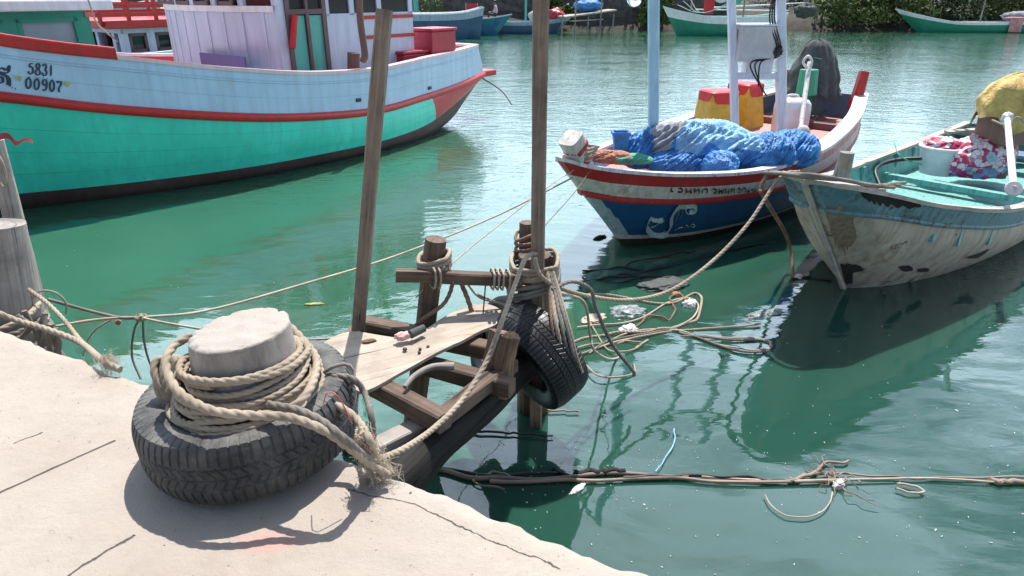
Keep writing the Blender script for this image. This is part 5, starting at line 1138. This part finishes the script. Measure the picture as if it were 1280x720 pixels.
def flat(name, px, py, rx, ry, mt_, label, seed, hgt=.012, cat='litter'):
    q = P(px, py, WZ+.006); mb = MB(); blob(mb, q, (rx, ry, hgt), random.uniform(0, 1), 4, .35, 2.6, .15, seed=seed); return tag(mb.build(name, mt_, smooth=True), label, cat, 'litter floating by the pilings')
flat('plastic_bag', 828, 355, .20, .13, M['canvas_grey'], 'dark grey plastic bag floating below the blue bow', 1, .02)
flat('plastic_bag', 785, 390, .12, .10, M['film'], 'clear crumpled plastic film floating in the tangle', 2, .03)
flat('plastic_bag', 742, 398, .10, .06, plain('beige_litter', (.5, .42, .33), .8), 'beige scrap floating beside the piling', 3)
flat('foam_lump', 785, 412, .07, .045, M['foam'], 'white foam lump floating in the middle of the tangle', 4, .03); flat('foam_lump', 862, 381, .05, .045, M['foam'], 'white foam lump held inside the curled rope', 5, .035)
flat('plastic_bottle', 845, 368, .035, .025, M['orange'], 'small orange brown float beside the curled rope', 6, .02); flat('foam_lump', 998, 346, .045, .03, M['foam'], 'white scrap floating at the foot of the hanging dark rope', 7, .02)
flat('plastic_bag', 955, 392, .14, .05, M['film'], 'clear film floating right of the tangle', 9, .01); flat('driftwood_chip', 750, 297, .07, .03, M['rope_dark'], 'dark chip floating left of the blue bow', 10, .02)
flat('leaf', 392, 380, .07, .018, plain('yellow_leaf', (.42, .36, .10), .7), 'yellow leaf floating in front of the tall thin pole', 11, .006, 'leaf')
# floating sticks line along the bottom
def floats(pts, r0, r1, mt_, label, cat='stick', nm='floating_stick', jit=.006):
    c = np.array([P(a, b, zf+.004) for a, b in pts]); p_ = cr(c, 60); p_ = p_+cr(rng.normal(0, jit, (12, 3))*V(1, 1, .2), 60); mb = MB(); tube(mb, p_, np.linspace(r0, r1, 60), 8); return tag(mb.build(nm, M[mt_], smooth=True), label, cat, 'sticks floating in the line')
floats([(478, 566), (520, 580), (580, 594), (640, 597), (700, 596), (780, 592), (860, 598)], .014, .009, 'rope_grey', 'old rope leading from the quay into the floating line', 'rope', 'floating_rope')
floats([(500, 572), (560, 586), (610, 594), (660, 592), (700, 590)], .010, .008, 'rope_dark', 'dark old rope beside the first part of the floating line', 'rope', 'floating_rope')
floats([(612, 603), (700, 601), (800, 598), (900, 600), (1060, 604)], .010, .007, 'stick', 'longest pale stick in the floating line')
floats([(720, 592), (750, 590), (780, 588)], .018, .016, 'wood_wet', 'short thick black stick in the floating line'); floats([(690, 586), (705, 592), (722, 598)], .012, .006, 'wood_wet', 'small black stick slanting into the floating line')
floats([(780, 598), (850, 596), (930, 597), (990, 602)], .012, .008, 'rope_dark', 'dark stick in the middle of the floating line'); floats([(985, 600), (1010, 594), (1030, 582), (1062, 576)], .011, .006, 'stick', 'forked brown stick rising right in the floating line')
floats([(880, 596), (1020, 601), (1130, 598), (1250, 602), (1300, 604)], .006, .005, 'twine', 'thin cord continuing the line to the right edge', 'cord', 'floating_rope'); floats([(1000, 592), (1080, 594), (1180, 597), (1290, 595)], .005, .005, 'stick', 'second thin cord beside it, nearer the far side', 'cord', 'floating_rope')
floats([(1235, 600), (1262, 602), (1300, 600)], .014, .012, 'stick', 'thick brown stick at the right edge of the floating line')
floats([(1120, 604), (1145, 608), (1155, 614), (1140, 616), (1120, 610)], .006, .005, 'twine', 'small cord hook right of the root tangle', 'cord', 'floating_rope', .002)
floats([(956, 618), (965, 632), (985, 644), (1015, 645), (1035, 632), (1040, 615)], .0035, .003, 'twine', 'fine root curling below the floating line', 'root', 'floating_root', .002)
floats([(645, 598), (620, 590), (590, 600), (630, 612)], .006, .004, 'stick', 'short bent twig near the quay in the floating line')
floats([(590, 538), (640, 541), (692, 545)], .008, .004, 'rope_dark', 'thin dark twig floating by the black log'); floats([(655, 514), (690, 513), (724, 515)], .007, .005, 'stick', 'straight reed floating below the lowest tyre')
floats([(842, 536), (843, 552), (832, 572), (820, 590)], .004, .003, 'tarp_pale', 'thin pale blue string floating above the stick line', 'string', 'floating_string', .002)
mb = MB()
for k in range(15):
    c0 = P(1045+random.gauss(0, 7), 597+random.gauss(0, 7), WZ+.015); pts = [c0]; an = random.uniform(0, 6.3)
    for j in range(random.randint(3, 6)): an += random.gauss(0, .75); pts.append(pts[-1]+V(math.cos(an)*.035, math.sin(an)*.035, random.gauss(0, .006)+(.008 if j < 2 else -.006)))
    tube(mb, cr(pts, 24), random.uniform(.0015, .0035), 5)
tag(mb.build('root_tangle', M['stick'], smooth=True), 'bunch of fine brown roots caught on the floating line', 'roots')
flat('foam_lump', 1048, 606, .04, .02, M['foam'], 'white scrap caught by the root tangle', 13, .02); flat('foam_lump', 722, 611, .05, .015, M['foam'], 'thin white scrap floating below the line on the left', 14, .006)
# foam flecks: nobody could count them
mb = MB()
for k in range(280):
    u = random.random()
    if u < .5: px, py = random.uniform(600, 1280), random.uniform(500, 720)
    elif u < .8: px, py = random.gauss(760, 160), random.gauss(590, 22)
    elif u < .9: px, py = random.uniform(30, 600), random.uniform(280, 470)
    else: px, py = random.uniform(900, 1280), random.uniform(350, 560)
    q = P(px, min(py, 735), WZ+.003); s_ = random.uniform(.001, .003)*(2.2 if random.random() < .06 else 1); a = random.uniform(0, PI)
    if (q-E0)@EN > -.05: continue
    mb.box(q, s_*random.uniform(1, 4), s_, .003, a)
tag(mb.build('foam_flecks', M['foam']), kind='stuff')
# ------------------------------------------------------------------ FAR BOATS
def small_boat(O, ang_, L, beam_, fb, cols, label, sheer=.35, rake=.9, deck=-.3, cat='boat', name='moored_boat', stripe=.25, mirror=False):
    G = [(0, .03, fb+sheer), (L*.12, beam_*.28, fb+sheer*.6), (L*.35, beam_*.47, fb+.05), (L*.6, beam_*.5, fb), (L*.85, beam_*.45, fb+.06), (L, beam_*.38, fb+sheer*.4)]
    Wl = [(rake, .02, 0), (L*.12+rake*.6, beam_*.2, 0), (L*.35+rake*.2, beam_*.38, 0), (L*.6, beam_*.42, 0), (L*.85, beam_*.36, 0), (L*.97, beam_*.25, 0)]
    G = [(a, b, c+WZ) for a, b, c in G]; Wl = [(a, b, WZ) for a, b, c in Wl]; Bl = [(a, b*.5, WZ-.3) for a, b, c in Wl]
    S1 = lerpl(G, Wl, stripe); hh = Hull(O, ang_, [G, S1, Wl, Bl], [0, .03, 0], nt=30); r_ = empty(name, hh.w(L/2, 0, WZ), label, cat)
    mb = MB(); hh.mesh(mb, [0, 1, 1.5, 2, 3], lambda t, v: 0 if v < 1 else 1, nt=30); mb.build('hull', [cols[0], cols[1]], r_, smooth=True, sharp=40)
    mb = MB(); hh.inside(mb, .06, WZ+fb+deck, 0, 0, t0=.04, t1=.97); mb.build('deck', cols[2], r_)
    mb = MB(); hh.cap(mb, .1, .06, 0); mb.build('gunwale', cols[3], r_); return hh, r_
teal_hull = mat('teal_mottled_hull', lambda t: t.out(t.mix(t.ramp(t.noise(t.pos(), 2.4, 5, .7), [(.42, 0), (.6, 1)]), (.02, .20, .22), (.03, .10, .30)), .5))
grn = paint('green_hull_paint', (.015, .24, .15), (.02, .10, .07), .4); wht = M['g_trim']; bl = paint('slate_blue_hull_paint', (.03, .10, .20), amt=.4); lblue = paint('light_grey_blue_paint', (.35, .47, .58), amt=.4)
o1 = P(634, 46, WZ); hh, tb = small_boat((P(640, 44, WZ)[0], P(640, 44, WZ)[1]), PI-.12, 7.0, 1.9, .75, [teal_hull, teal_hull, lblue, M['c_cap']], 'mottled teal boat with a seated person, moored across the water', name='moored_boat')
q = hh.w(5.6, .3, WZ+.3); pole('post', q, 2.3, .28, M['turq'], tb)
# things aboard: net heap, chair-back, bush
def fb_(hh, s_, n_, z_): return hh.w(s_, n_, WZ+z_)
for s_, n_, rad, mt_, lb in ((4.2, 0, (1.3, .5, .28), M['tarp_pale'], 'pale blue net heap in the mottled teal boat'), (5.9, -.1, (.5, .4, .25), M['net_white'], 'grey white net heap in the mottled teal boat')):
    mb = MB(); blob(mb, fb_(hh, s_, n_, .62), rad, 0, 4, .25, 3, .1, seed=s_); tag(mb.build('net_heap', mt_, smooth=True), lb, 'net')
r_ = empty('chair', fb_(hh, 2.3, 0, .45), 'red slatted chair standing in the mottled teal boat', 'chair'); c = fb_(hh, 2.3, 0, .45)
mb = MB(); [mb.box(c+V(x, 0, .7), .05, .05, 1.1) for x in (-.33, .33)]; [mb.box(c+V(x, -.4, .25), .05, .05, .5) for x in (-.33, .33)]; mb.build('leg', M['c_pink'], r_)
mb = MB(); mb.box(c+V(0, 0, .85), .6, .03, .75); mb.build('backrest', M['redbox'], r_); mb = MB(); mb.box(c+V(0, -.2, .5), .66, .5, .05); mb.build('seat', M['redbox'], r_)
# seated person (far away)
def person(c, f):
    bm_v = {'pelvis': (0, 0, .12), 'waist': (.0, -.02, .32), 'chest': (.03, 0, .52), 'neck': (.06, 0, .66), 'head': (.09, 0, .76), 'top': (.09, 0, .86),
            'hl': (.05, .1, .10), 'kl': (.45, .14, .18), 'al': (.42, .15, -.25), 'fl': (.58, .15, -.30), 'hr': (.05, -.1, .10), 'kr': (.45, -.14, .18), 'ar': (.40, -.15, -.25), 'fr': (.56, -.15, -.30),
            'sl': (.03, .19, .55), 'el': (.14, .25, .30), 'wl': (.36, .18, .26), 'gl': (.44, .15, .26), 'sr': (.03, -.19, .55), 'er': (.14, -.25, .30), 'wr': (.36, -.18, .26), 'gr': (.44, -.15, .26)}
    rad = {'pelvis': .15, 'waist': .13, 'chest': .15, 'neck': .055, 'head': .09, 'top': .075, 'hl': .1, 'kl': .07, 'al': .045, 'fl': .035, 'hr': .1, 'kr': .07, 'ar': .045, 'fr': .035, 'sl': .07, 'el': .045, 'wl': .03, 'gl': .035, 'sr': .07, 'er': .045, 'wr': .03, 'gr': .035}
    ks = list(bm_v); ed = [('pelvis', 'waist'), ('waist', 'chest'), ('chest', 'neck'), ('neck', 'head'), ('head', 'top'), ('pelvis', 'hl'), ('hl', 'kl'), ('kl', 'al'), ('al', 'fl'), ('pelvis', 'hr'), ('hr', 'kr'), ('kr', 'ar'), ('ar', 'fr'), ('chest', 'sl'), ('sl', 'el'), ('el', 'wl'), ('wl', 'gl'), ('chest', 'sr'), ('sr', 'er'), ('er', 'wr'), ('wr', 'gr')]
    me = bpy.data.meshes.new('body'); me.from_pydata([(f*x, y, z) for x, y, z in bm_v.values()], [(ks.index(a), ks.index(b)) for a, b in ed], [])
    root = empty('person', c, 'person in a pale pink top and dark trousers seated in the mottled teal boat', 'person')
    o = bpy.data.objects.new('body', me); put(o, root, c); sk = o.modifiers.new('skin', 'SKIN'); sb = o.modifiers.new('sub', 'SUBSURF'); sb.levels = sb.render_levels = 2
    for i, k in enumerate(ks): me.skin_vertices[0].data[i].radius = (rad[k], rad[k])
    me.skin_vertices[0].data[0].use_root = True
    dg = bpy.context.evaluated_depsgraph_get(); m2 = bpy.data.meshes.new_from_object(o.evaluated_get(dg)); o.modifiers.clear(); o.data = m2
    for mt_ in (plain('skin', (.30, .17, .11), .6), plain('pale_pink_shirt', (.62, .42, .44), .8), plain('dark_trousers', (.04, .04, .05), .8)): m2.materials.append(mt_)
    for p in m2.polygons:
        x, y, z = p.center; x *= f; p.use_smooth = True
        p.material_index = 0 if (z > .64 or (z < .36 and x > .28 and z > .20 and abs(y) > .10 and z > .235)) else (1 if (z > .22 and not (x > .2)) else 2)
        if z < -.2: p.material_index = 0
    mb = MB(); blob(mb, V(*c)+V(f*.075, 0, .82), (.10, .095, .085), sub=3, amp=.08); mb.build('hair', M['black'], root, smooth=True); return root
person(fb_(hh, .9, 0, .95), -1)
def leafcloud(name, blobs, nleaf, size, m, seed=0, origin=None, parent=None, uplift=.3):
    r = np.random.default_rng(seed); V_, F_ = [], []
    tot = sum(b[3] for b in blobs)
    cs = []
    for (c, rad, _, wgt) in blobs:
        k = int(nleaf*wgt/tot); d = r.normal(0, 1, (k, 3)); d /= np.linalg.norm(d, axis=1)[:, None]; q = d*(r.uniform(.35, 1, (k, 1))**.45)
        cl = r.normal(0, 1, (14, 3)); cl /= np.linalg.norm(cl, axis=1)[:, None]
        dots = (d@cl.T).max(1); q *= (.78+.34*np.clip((dots-.72)/.28, 0, 1))[:, None]; keep = r.random(k) < .45+.55*(dots > .84); q = q[keep]; cs.append(np.array(c)+q*np.array(rad))
    C_ = np.vstack(cs); k = len(C_); t = r.normal(0, 1, (k, 3))+V(0, 0, uplift); t /= np.linalg.norm(t, axis=1)[:, None]; s_ = np.cross(t, r.normal(0, 1, (k, 3))); s_ /= np.linalg.norm(s_, axis=1)[:, None]
    L = size*r.uniform(.6, 1.4, (k, 1)); vv = np.stack([C_-t*L*.5, C_+s_*L*.28, C_+t*L*.5, C_-s_*L*.28], 1); mb = MB(); mb.add(vv.reshape(-1, 3), np.arange(k*4).reshape(k, 4)); return mb.build(name, m, parent, origin=origin)
r_ = empty('potted_plant', fb_(hh, 4.8, .2, .6), 'leafy green shrub standing in the mottled teal boat', 'plant'); leafcloud('foliage', [(fb_(hh, 4.8, .2, 1.6), (.75, .6, .9), 0, 1)], 700, .16, M['leaf_c'], 5, parent=r_)
mb = MB(); log_mesh(mb, fb_(hh, 4.8, .2, .5), fb_(hh, 4.8, .2, 1.5), .04, .03); mb.build('stem', M['bark'], r_)
hh2, b2 = small_boat(tuple(P(715, 42, WZ)[:2]), PI-.05, 5.6, 1.7, .62, [lblue, bl, lblue, lblue], 'slate blue boat with turquoise posts right of the mottled teal boat')
for s_ in (2.2, 2.75): pole('post', fb_(hh2, s_, .0, .3), 2.6, .13, M['turq'], b2)
for s_, rad, mt_, lb in ((1.0, (.55, .45, .45), M['redbox'], 'dark red covered bundle on the slate blue boat'), (2.0, (.6, .45, .35), M['grey_plastic'], 'grey covered bundle on the slate blue boat')):
    mb = MB(); blob(mb, fb_(hh2, s_, 0, .95), rad, 0, 4, .15, 2, .05, seed=s_); tag(mb.build('covered_bundle', mt_, smooth=True), lb, 'bundle')
jl, jr = P(702, 44, WZ)+V(0, .5, 0), P(768, 44, WZ)+V(0, 1.5, 0); jt = empty('jetty', (jl+jr)/2, 'rickety plank jetty on thin stilts at the far bank', 'jetty')
mb = MB(); beam(mb, jl+V(0, 0, .95), jr+V(0, 0, 1.3), 1.2, .08); beam(mb, jl+V(.5, -.3, .75), jr+V(-.6, -.2, .8), .3, .06); mb.build('walkway', M['r_cap'], jt)
for k in range(5):
    q = jl+(jr-jl)*(k/4); mb = MB(); log_mesh(mb, q-V(0, .4, .4), q+V(.05, -.4, 2.0 if k % 2 else 1.1), .05, .04, seg=8); mb.build('stilt', M['wood_grey'], jt)
mb = MB(); blob(mb, jr+V(-1.4, 0, 1.55), (.8, .5, .3), 0, 4, .2, 2, .1); tag(mb.build('tarpaulin_bundle', M['tarp_blue'], smooth=True), 'blue tarpaulin heap on the far plank jetty', 'tarpaulin')
hh3, b3 = small_boat(tuple(P(826, 44, WZ)[:2]), .03, 6.9, 1.9, .95, [wht, grn, M['turq'], wht], 'green boat with broad white rail moored at the far bank behind the blue boat', sheer=.55, stripe=.35)
mb = MB(); log_mesh(mb, fb_(hh3, 3.0, -.5, 1.45), fb_(hh3, 7.9, .2, 1.7), .035, .03, seg=8); log_mesh(mb, fb_(hh3, 2.0, -.5, 1.35), fb_(hh3, 7.0, .4, 1.3), .03, .03, seg=8); mb.build('long_pole', wht, b3)
for s_ in (1.6, 4.6): mb = MB(); log_mesh(mb, fb_(hh3, s_, 0, .5), fb_(hh3, s_, 0, 3.2), .05, .04, seg=8); mb.build('post', M['wood_grey'], b3)
mb = MB(); mb.box(fb_(hh3, 2.6, 0, 1.6), .55, .3, .95); tag(mb.build('hanging_cloth', M['redcloth'], bevel=.08), 'red cloth hanging above the deck of the far green boat with white rail', 'cloth')
mb = MB(); blob(mb, fb_(hh3, 4.0, 0, 1.95), (.5, .3, .3), 0, 4, .3, 2, .1); tag(mb.build('green_bag', M['greennet'], smooth=True), 'green bag on the far green boat with white rail', 'bag')
mb = MB(); blob(mb, fb_(hh3, 3.2, 0, 2.0), (.4, .3, .25), 0, 4, .3, 2, .1, seed=4); tag(mb.build('white_bag', M['foam'], smooth=True), 'white bag beside the green bag on the far boat', 'bag')
mb = MB(); [rope('', [fb_(hh3, .8+.3*k, 0, 1.6+.2*k), fb_(hh3, 2.2, .2*k, 1.2), fb_(hh3, 4.5, 0, 1.8+.15*k)], .018, None, mb=mb, twisted=False) for k in range(3)]; tag(mb.build('rigging', M['foam'], smooth=True), 'loose white lines strung over the far green boat with white rail', 'rope')
mb = MB(); blob(mb, fb_(hh3, 7.9, .6, 1.3), (.6, .35, .35), 0, 4, .3, 2, .1, seed=6); tag(mb.build('covered_engine', M['canvas_grey'], smooth=True), 'dark covered engine behind the far green boat with white rail', 'engine')
hh4, b4 = small_boat(tuple(P(1113, 40, WZ)[:2]), -.02, 9.6, 1.8, .55, [wht, grn, lblue, wht], 'long low green boat with a red cloth near the bushes on the right', sheer=.75, rake=1.6, stripe=.2)
mb = MB(); mb.box(fb_(hh4, 6.9, .93, .45), .75, .10, .85, 0); mb.box(fb_(hh4, 6.9, .5, .84), .8, .9, .08, 0); tag(mb.build('hanging_cloth', M['c_pink'], bevel=.04), 'faded red cloth draped over the side of the long low green boat', 'cloth')
mb = MB(); blob(mb, fb_(hh4, 7.8, 0, .9), (1.2, .5, .28), 0, 4, .25, 2, .1, seed=5); tag(mb.build('net_heap', M['net_white'], smooth=True), 'pale net heap at the right end of the long low green boat', 'net')
mb = MB(); log_mesh(mb, fb_(hh4, 5.1, .3, .3), fb_(hh4, 5.1, .3, 3.0), .04, .03, seg=8); mb.build('post', M['wood_grey'], b4)
# ------------------------------------------------------------------ CABIN BOATS BEHIND THE TURQUOISE BOAT
def cabinboat(O, ang_, L, beam_, fb, cols, label, cs, cz, cabcol, roofcol, hb, nwin, wmat, framemat, wh=.7):
    hh, r_ = small_boat(O, ang_, L, beam_, fb, cols, label, sheer=.8); s0_, s1_ = cs; z0, z1 = WZ+fb-.3, cz
    mb = MB(); wz0, wz1 = z1-.12-wh, z1-.12
    for sd in (1, -1): A_, B_ = hh.w(s0_, hb*sd, 0), hh.w(s1_, hb*sd, 0); wall(mb, A_, B_, z0, wz0, .07); wall(mb, A_, B_, wz1, z1, .07)
    for s_ in (s0_, s1_): A_, B_ = hh.w(s_, -hb, 0), hh.w(s_, hb, 0); wall(mb, A_, B_, z0, wz0, .072); wall(mb, A_, B_, wz1, z1, .072)
    for k in range(nwin+1):
        for sd in (1, -1): mb.box(hh.w(s0_+(s1_-s0_)*k/nwin, hb*sd, (wz0+wz1)/2), .2, .075, wz1-wz0+.01, ang_)
    for sd in (-.33, 0, .33):
        for s_ in (s0_, s1_): mb.box(hh.w(s_, hb*sd*2, (wz0+wz1)/2), .075, .14, wz1-wz0+.01, ang_)
    cb = mb.build('cabin', cabcol, r_)
    for k in range(nwin):
        for sd in (1, -1):
            sm = s0_+(s1_-s0_)*(k+.5)/nwin; ww = (s1_-s0_)/nwin-.2; mb = MB()
            for a_, z_, w_, h_ in ((0, wz0+.03, ww, .07), (0, wz1-.03, ww, .07), (-ww/2+.035, (wz0+wz1)/2, .07, wz1-wz0), (ww/2-.035, (wz0+wz1)/2, .07, wz1-wz0)): mb.box(hh.w(sm+a_, hb*sd, z_), w_, .09, h_, ang_)
            wf = mb.build('window_frame', framemat, cb); mb = MB(); mb.box(hh.w(sm, (hb-.02)*sd, (wz0+wz1)/2), ww, .01, wz1-wz0, ang_); mb.build('pane', wmat, wf)
    mb = MB(); mb.box(hh.w((s0_+s1_)/2, 0, z1+.09), s1_-s0_+.9, hb*2+.6, .18, ang_); mb.build('roof', roofcol, r_, bevel=.03); return hh, r_
gcab = paint('green_cabin_paint', (.02, .30, .21), amt=.3); lt = plain('painted_reflection_glass', (.30, .36, .40), .06, 2, .1)  # cabin panes: bright reflection put into the pale base colour
cabinboat((-13.1, 8.2), ang, 12, 3.4, .9, [M['g_blue'], grn, gcab, wht], 'green cabined boat with white roof edge moored behind the turquoise bow', (3.6, 7.06), .98, gcab, wht, 1.4, 3, lt, gcab, .48)
hh5, b5 = cabinboat((-16.1, 10.5), ang, 15, 3.2, .8, [wht, grn, lblue, M['g_red']], 'white cabined boat with red railing on its roof between the other boats', (9.4, 12.6), .48, M['g_white'], M['g_red'], 1.35, 5, M['glass'], M['brown'], .42)
for sd in (1, -1):
    for k in range(7): mb = MB(); mb.box(hh5.w(8.9+k*.65, 1.5*sd, .95), .08, .06, .85, ang); mb.build('railing_post', M['g_red'], b5)
    for z_ in (.74, .93, 1.14, 1.34): mb = MB(); wall(mb, hh5.w(8.8, 1.5*sd, 0), hh5.w(12.9, 1.5*sd, 0), z_, z_+.09, .05); mb.build('railing_bar', M['g_red'], b5)
for s_ in (8.85, 12.85):
    for z_ in (.74, .93, 1.14, 1.34): mb = MB(); wall(mb, hh5.w(s_, -1.5, 0), hh5.w(s_, 1.5, 0), z_, z_+.09, .05); mb.build('railing_bar', M['g_red'], b5)
small_boat((-13.0, 20.5), .75, 8.5, 2.2, .9, [wht, M['turq'], wht, wht], 'white boat with turquoise hull glimpsed between the two cabined boats', sheer=.5)
hhm, bm_ = small_boat((-27, 26), .55, 13, 3.4, 1.6, [lblue, grn, wht, wht], 'distant pale blue and green boat behind the green cabin', sheer=.8)
small_boat((-22, 36), .1, 11, 3, 1.5, [wht, teal_hull, wht, wht], 'distant white and teal boat near the far bank on the left', sheer=.8)
small_boat((-9.5, 38), .1, 8, 2.6, 1.2, [lblue, bl, wht, wht], 'distant light and dark blue boat near the far bank behind the wheelhouse', sheer=.8)
rope('rigging_line', [Q(100, -30, 11), Q(112, 5, 11), Q(122, 30, 11), Q(147, 52, 11)], .012, M['rope'], 'thin white line slanting between the boats at the upper left', twisted=False)
rope('rigging_line', [Q(103, -20, 13), Q(106, 20, 13), Q(112, 40, 13)], .016, M['rope'], 'short pale rope in front of the green cabin', twisted=False)
# ------------------------------------------------------------------ BANK: wall, bushes, trees
mb = MB(); wg = []
for x in np.linspace(-45, 14.5, 70):
    y = 47.2+.02*x; wg.append([(x, y+.1*noise.noise(Vector((x, 0, 0))), WZ-.5), (x, y+.25*noise.noise(Vector((x*.8, 3, 0))), WZ+.8), (x, y+.1, WZ+2.2), (x, y+.5, WZ+2.25), (x, y+.6, WZ)])
mb.grid(wg, flip=True); tag(mb.build('retaining_wall', M['stonewall']), 'dark stone retaining wall along the far bank', 'wall')
def tree(c, H, R, m, seed, label, low=.1, name='tree', n=5200, grp='trees and bushes on the far bank'):
    r_ = empty(name, c, label, 'tree' if name == 'tree' else 'bush', grp); rn = random.Random(seed); mb = MB(); c = np.array(c, float)
    log_mesh(mb, c-V(0, 0, .3), c+V(rn.uniform(-.3, .3), 0, H*.55), .10*H/4, .05*H/4, seg=8, rings=6)
    bl_ = []
    for k in range(7):
        a = rn.uniform(0, 2*PI); rr = R*rn.uniform(.25, .7); z = H*rn.uniform(.25 if low < .3 else .5, .85); p = c+V(rr*math.cos(a), rr*math.sin(a)*.8, z); bl_.append((p, (R*rn.uniform(.35, .6), R*rn.uniform(.35, .55), H*rn.uniform(.14, .24)), 0, 1))
        log_mesh(mb, c+V(0, 0, H*.25), p, .04*H/4, .015*H/4, seg=6, rings=4)
    if low < .3: bl_ += [(c+V(dx*R, -.3*R, H*.18), (R*.5, R*.5, H*.2), 0, 1) for dx in (-.5, 0, .5)]
    mb.build('trunk', M['bark'], r_); leafcloud('crown', bl_, n, .24, m, seed, parent=r_); return r_
places = ['behind the left group of boats', 'just left of the teal boat', 'above the mottled teal boat', 'behind the slate blue boat', 'behind the far jetty', 'left of the far green boat', 'above the far green boat', 'right of the far green boat']
k = 0
for x, H, R, mt_ in ((-30, 6, 3.4, 'leaf_b'), (-22, 7, 3.6, 'leaf_a'), (-14, 6, 3.2, 'leaf_b'), (-8.5, 5.5, 3, 'leaf_a'), (-3.5, 6.5, 3.4, 'leaf_b'), (2, 6, 3.0, 'leaf_b'), (6.5, 6.5, 3.2, 'leaf_a'), (11.5, 6, 3.2, 'leaf_b')):
    tree((x, 50.2+(k % 3)*.8, WZ+1.9), H, R, M[mt_], 40+k, 'tall leafy tree '+places[k], n=3600); k += 1
pl2 = ['small bush hanging over the water left of the far green boat', 'low bush beside the jetty', 'light green bush at the left end of the thicket', 'second bush of the thicket, overhanging the water', 'mid green bush behind the bow of the long low green boat', 'dark bush above the middle of the long low green boat', 'bright bush above the red cloth boat', 'bush at the right edge above the long low green boat', 'tall tree rising behind the thicket on the left', 'tall tree rising behind the thicket in the middle', 'tall tree rising behind the thicket on the right', 'bush just outside the right edge']
for k, (x, y, H, R, mt_) in enumerate(((9.2, 46.0, 2.0, 1.3, 'leaf_c'), (2.8, 46.2, 1.9, 1.2, 'leaf_a'), (21.0, 45.8, 3.0, 2.3, 'leaf_c'), (24.2, 46.6, 3.6, 2.6, 'leaf_a'), (28.5, 47.4, 4.0, 2.8, 'leaf_b'), (32.5, 47.6, 3.8, 2.8, 'leaf_a'), (36.5, 47.8, 3.8, 2.8, 'leaf_c'), (41, 48, 4, 3, 'leaf_a'), (20.0, 51, 7.5, 3.6, 'leaf_b'), (27, 52, 8, 4, 'leaf_a'), (35, 52, 8, 4, 'leaf_b'), (46, 49, 5, 3.4, 'leaf_b'))):
    tree((x, y, WZ+.4), H, R, M[mt_], 70+k, pl2[k], name='tree' if H > 6 else 'bush', n=3600)
tag(QG.build('grit', plain('quay_grit', (.34, .29, .25), .9, 60, .6)), kind='stuff')
# ------------------------------------------------------------------ LIGHT, SKY, CAMERA
SAZ, SEL = math.radians(14), math.radians(65)     # azimuth from +Y towards +X
sd = V(math.sin(SAZ)*math.cos(SEL), math.cos(SAZ)*math.cos(SEL), math.sin(SEL))
wd = bpy.data.worlds.new('World'); bpy.context.scene.world = wd; wd.use_nodes = True; nt = wd.node_tree
sky = nt.nodes.new('ShaderNodeTexSky'); sky.sky_type = 'NISHITA'; sky.sun_disc = False; sky.sun_elevation = SEL; sky.sun_rotation = SAZ; sky.air_density = 1.0; sky.dust_density = 1.6; sky.ozone_density = 1.0
bgn = nt.nodes['Background']; W_ = NT(nt); gd = W_.n('TexCoord').outputs['Generated']; ez = W_.n('SeparateXYZ', {0: gd}).outputs[2]
cn = W_.noise(W_.map(gd, (1, 1, 2.6)), 2.3, 6, .55, .2)
band = W_.math('MULTIPLY', W_.n('MapRange', {0: ez, 1: .03, 2: .14, 3: 0, 4: 1}).outputs[0], W_.n('MapRange', {0: ez, 1: .42, 2: .86, 3: 1, 4: 0}).outputs[0])
cl = W_.ramp(W_.math('ADD', cn, W_.math('MULTIPLY', band, .22)), [(.52, 0), (.66, 1)])       # cloud bank added ahead, out of view, to brighten the water's reflections
cl = W_.math('MULTIPLY', W_.math('MULTIPLY', cl, band), W_.n('MapRange', {0: W_.n('SeparateXYZ', {0: gd}).outputs[1], 1: -.3, 2: .3, 3: .15, 4: 1}).outputs[0])
nt.links.new(W_.mix(cl, sky.outputs[0], (17.5, 21.5, 26.0)), bgn.inputs[0]); bgn.inputs[1].default_value = .085
L = bpy.data.lights.new('sun', 'SUN'); L.energy = 4.8; L.angle = math.radians(.55); L.color = (1, .965, .90)
lo = bpy.data.objects.new('sun', L); COL.objects.link(lo); lo.rotation_euler = Vector(sd).to_track_quat('Z', 'Y').to_euler(); lo.location = (0, 0, 20)
cam = bpy.data.cameras.new('camera'); co = bpy.data.objects.new('camera', cam); COL.objects.link(co); co.location = (0, 0, CZ); co.rotation_euler = (PI/2-PIT, 0, 0)
cam.sensor_width = 36; cam.lens = F/1280*36; cam.clip_end = 1000; cam.clip_start = .05
sc = bpy.context.scene; sc.camera = co; sc.render.engine = 'CYCLES'
sc.view_settings.view_transform = 'Standard'; sc.view_settings.look = 'None'; sc.view_settings.exposure = .58; sc.view_settings.gamma = 1
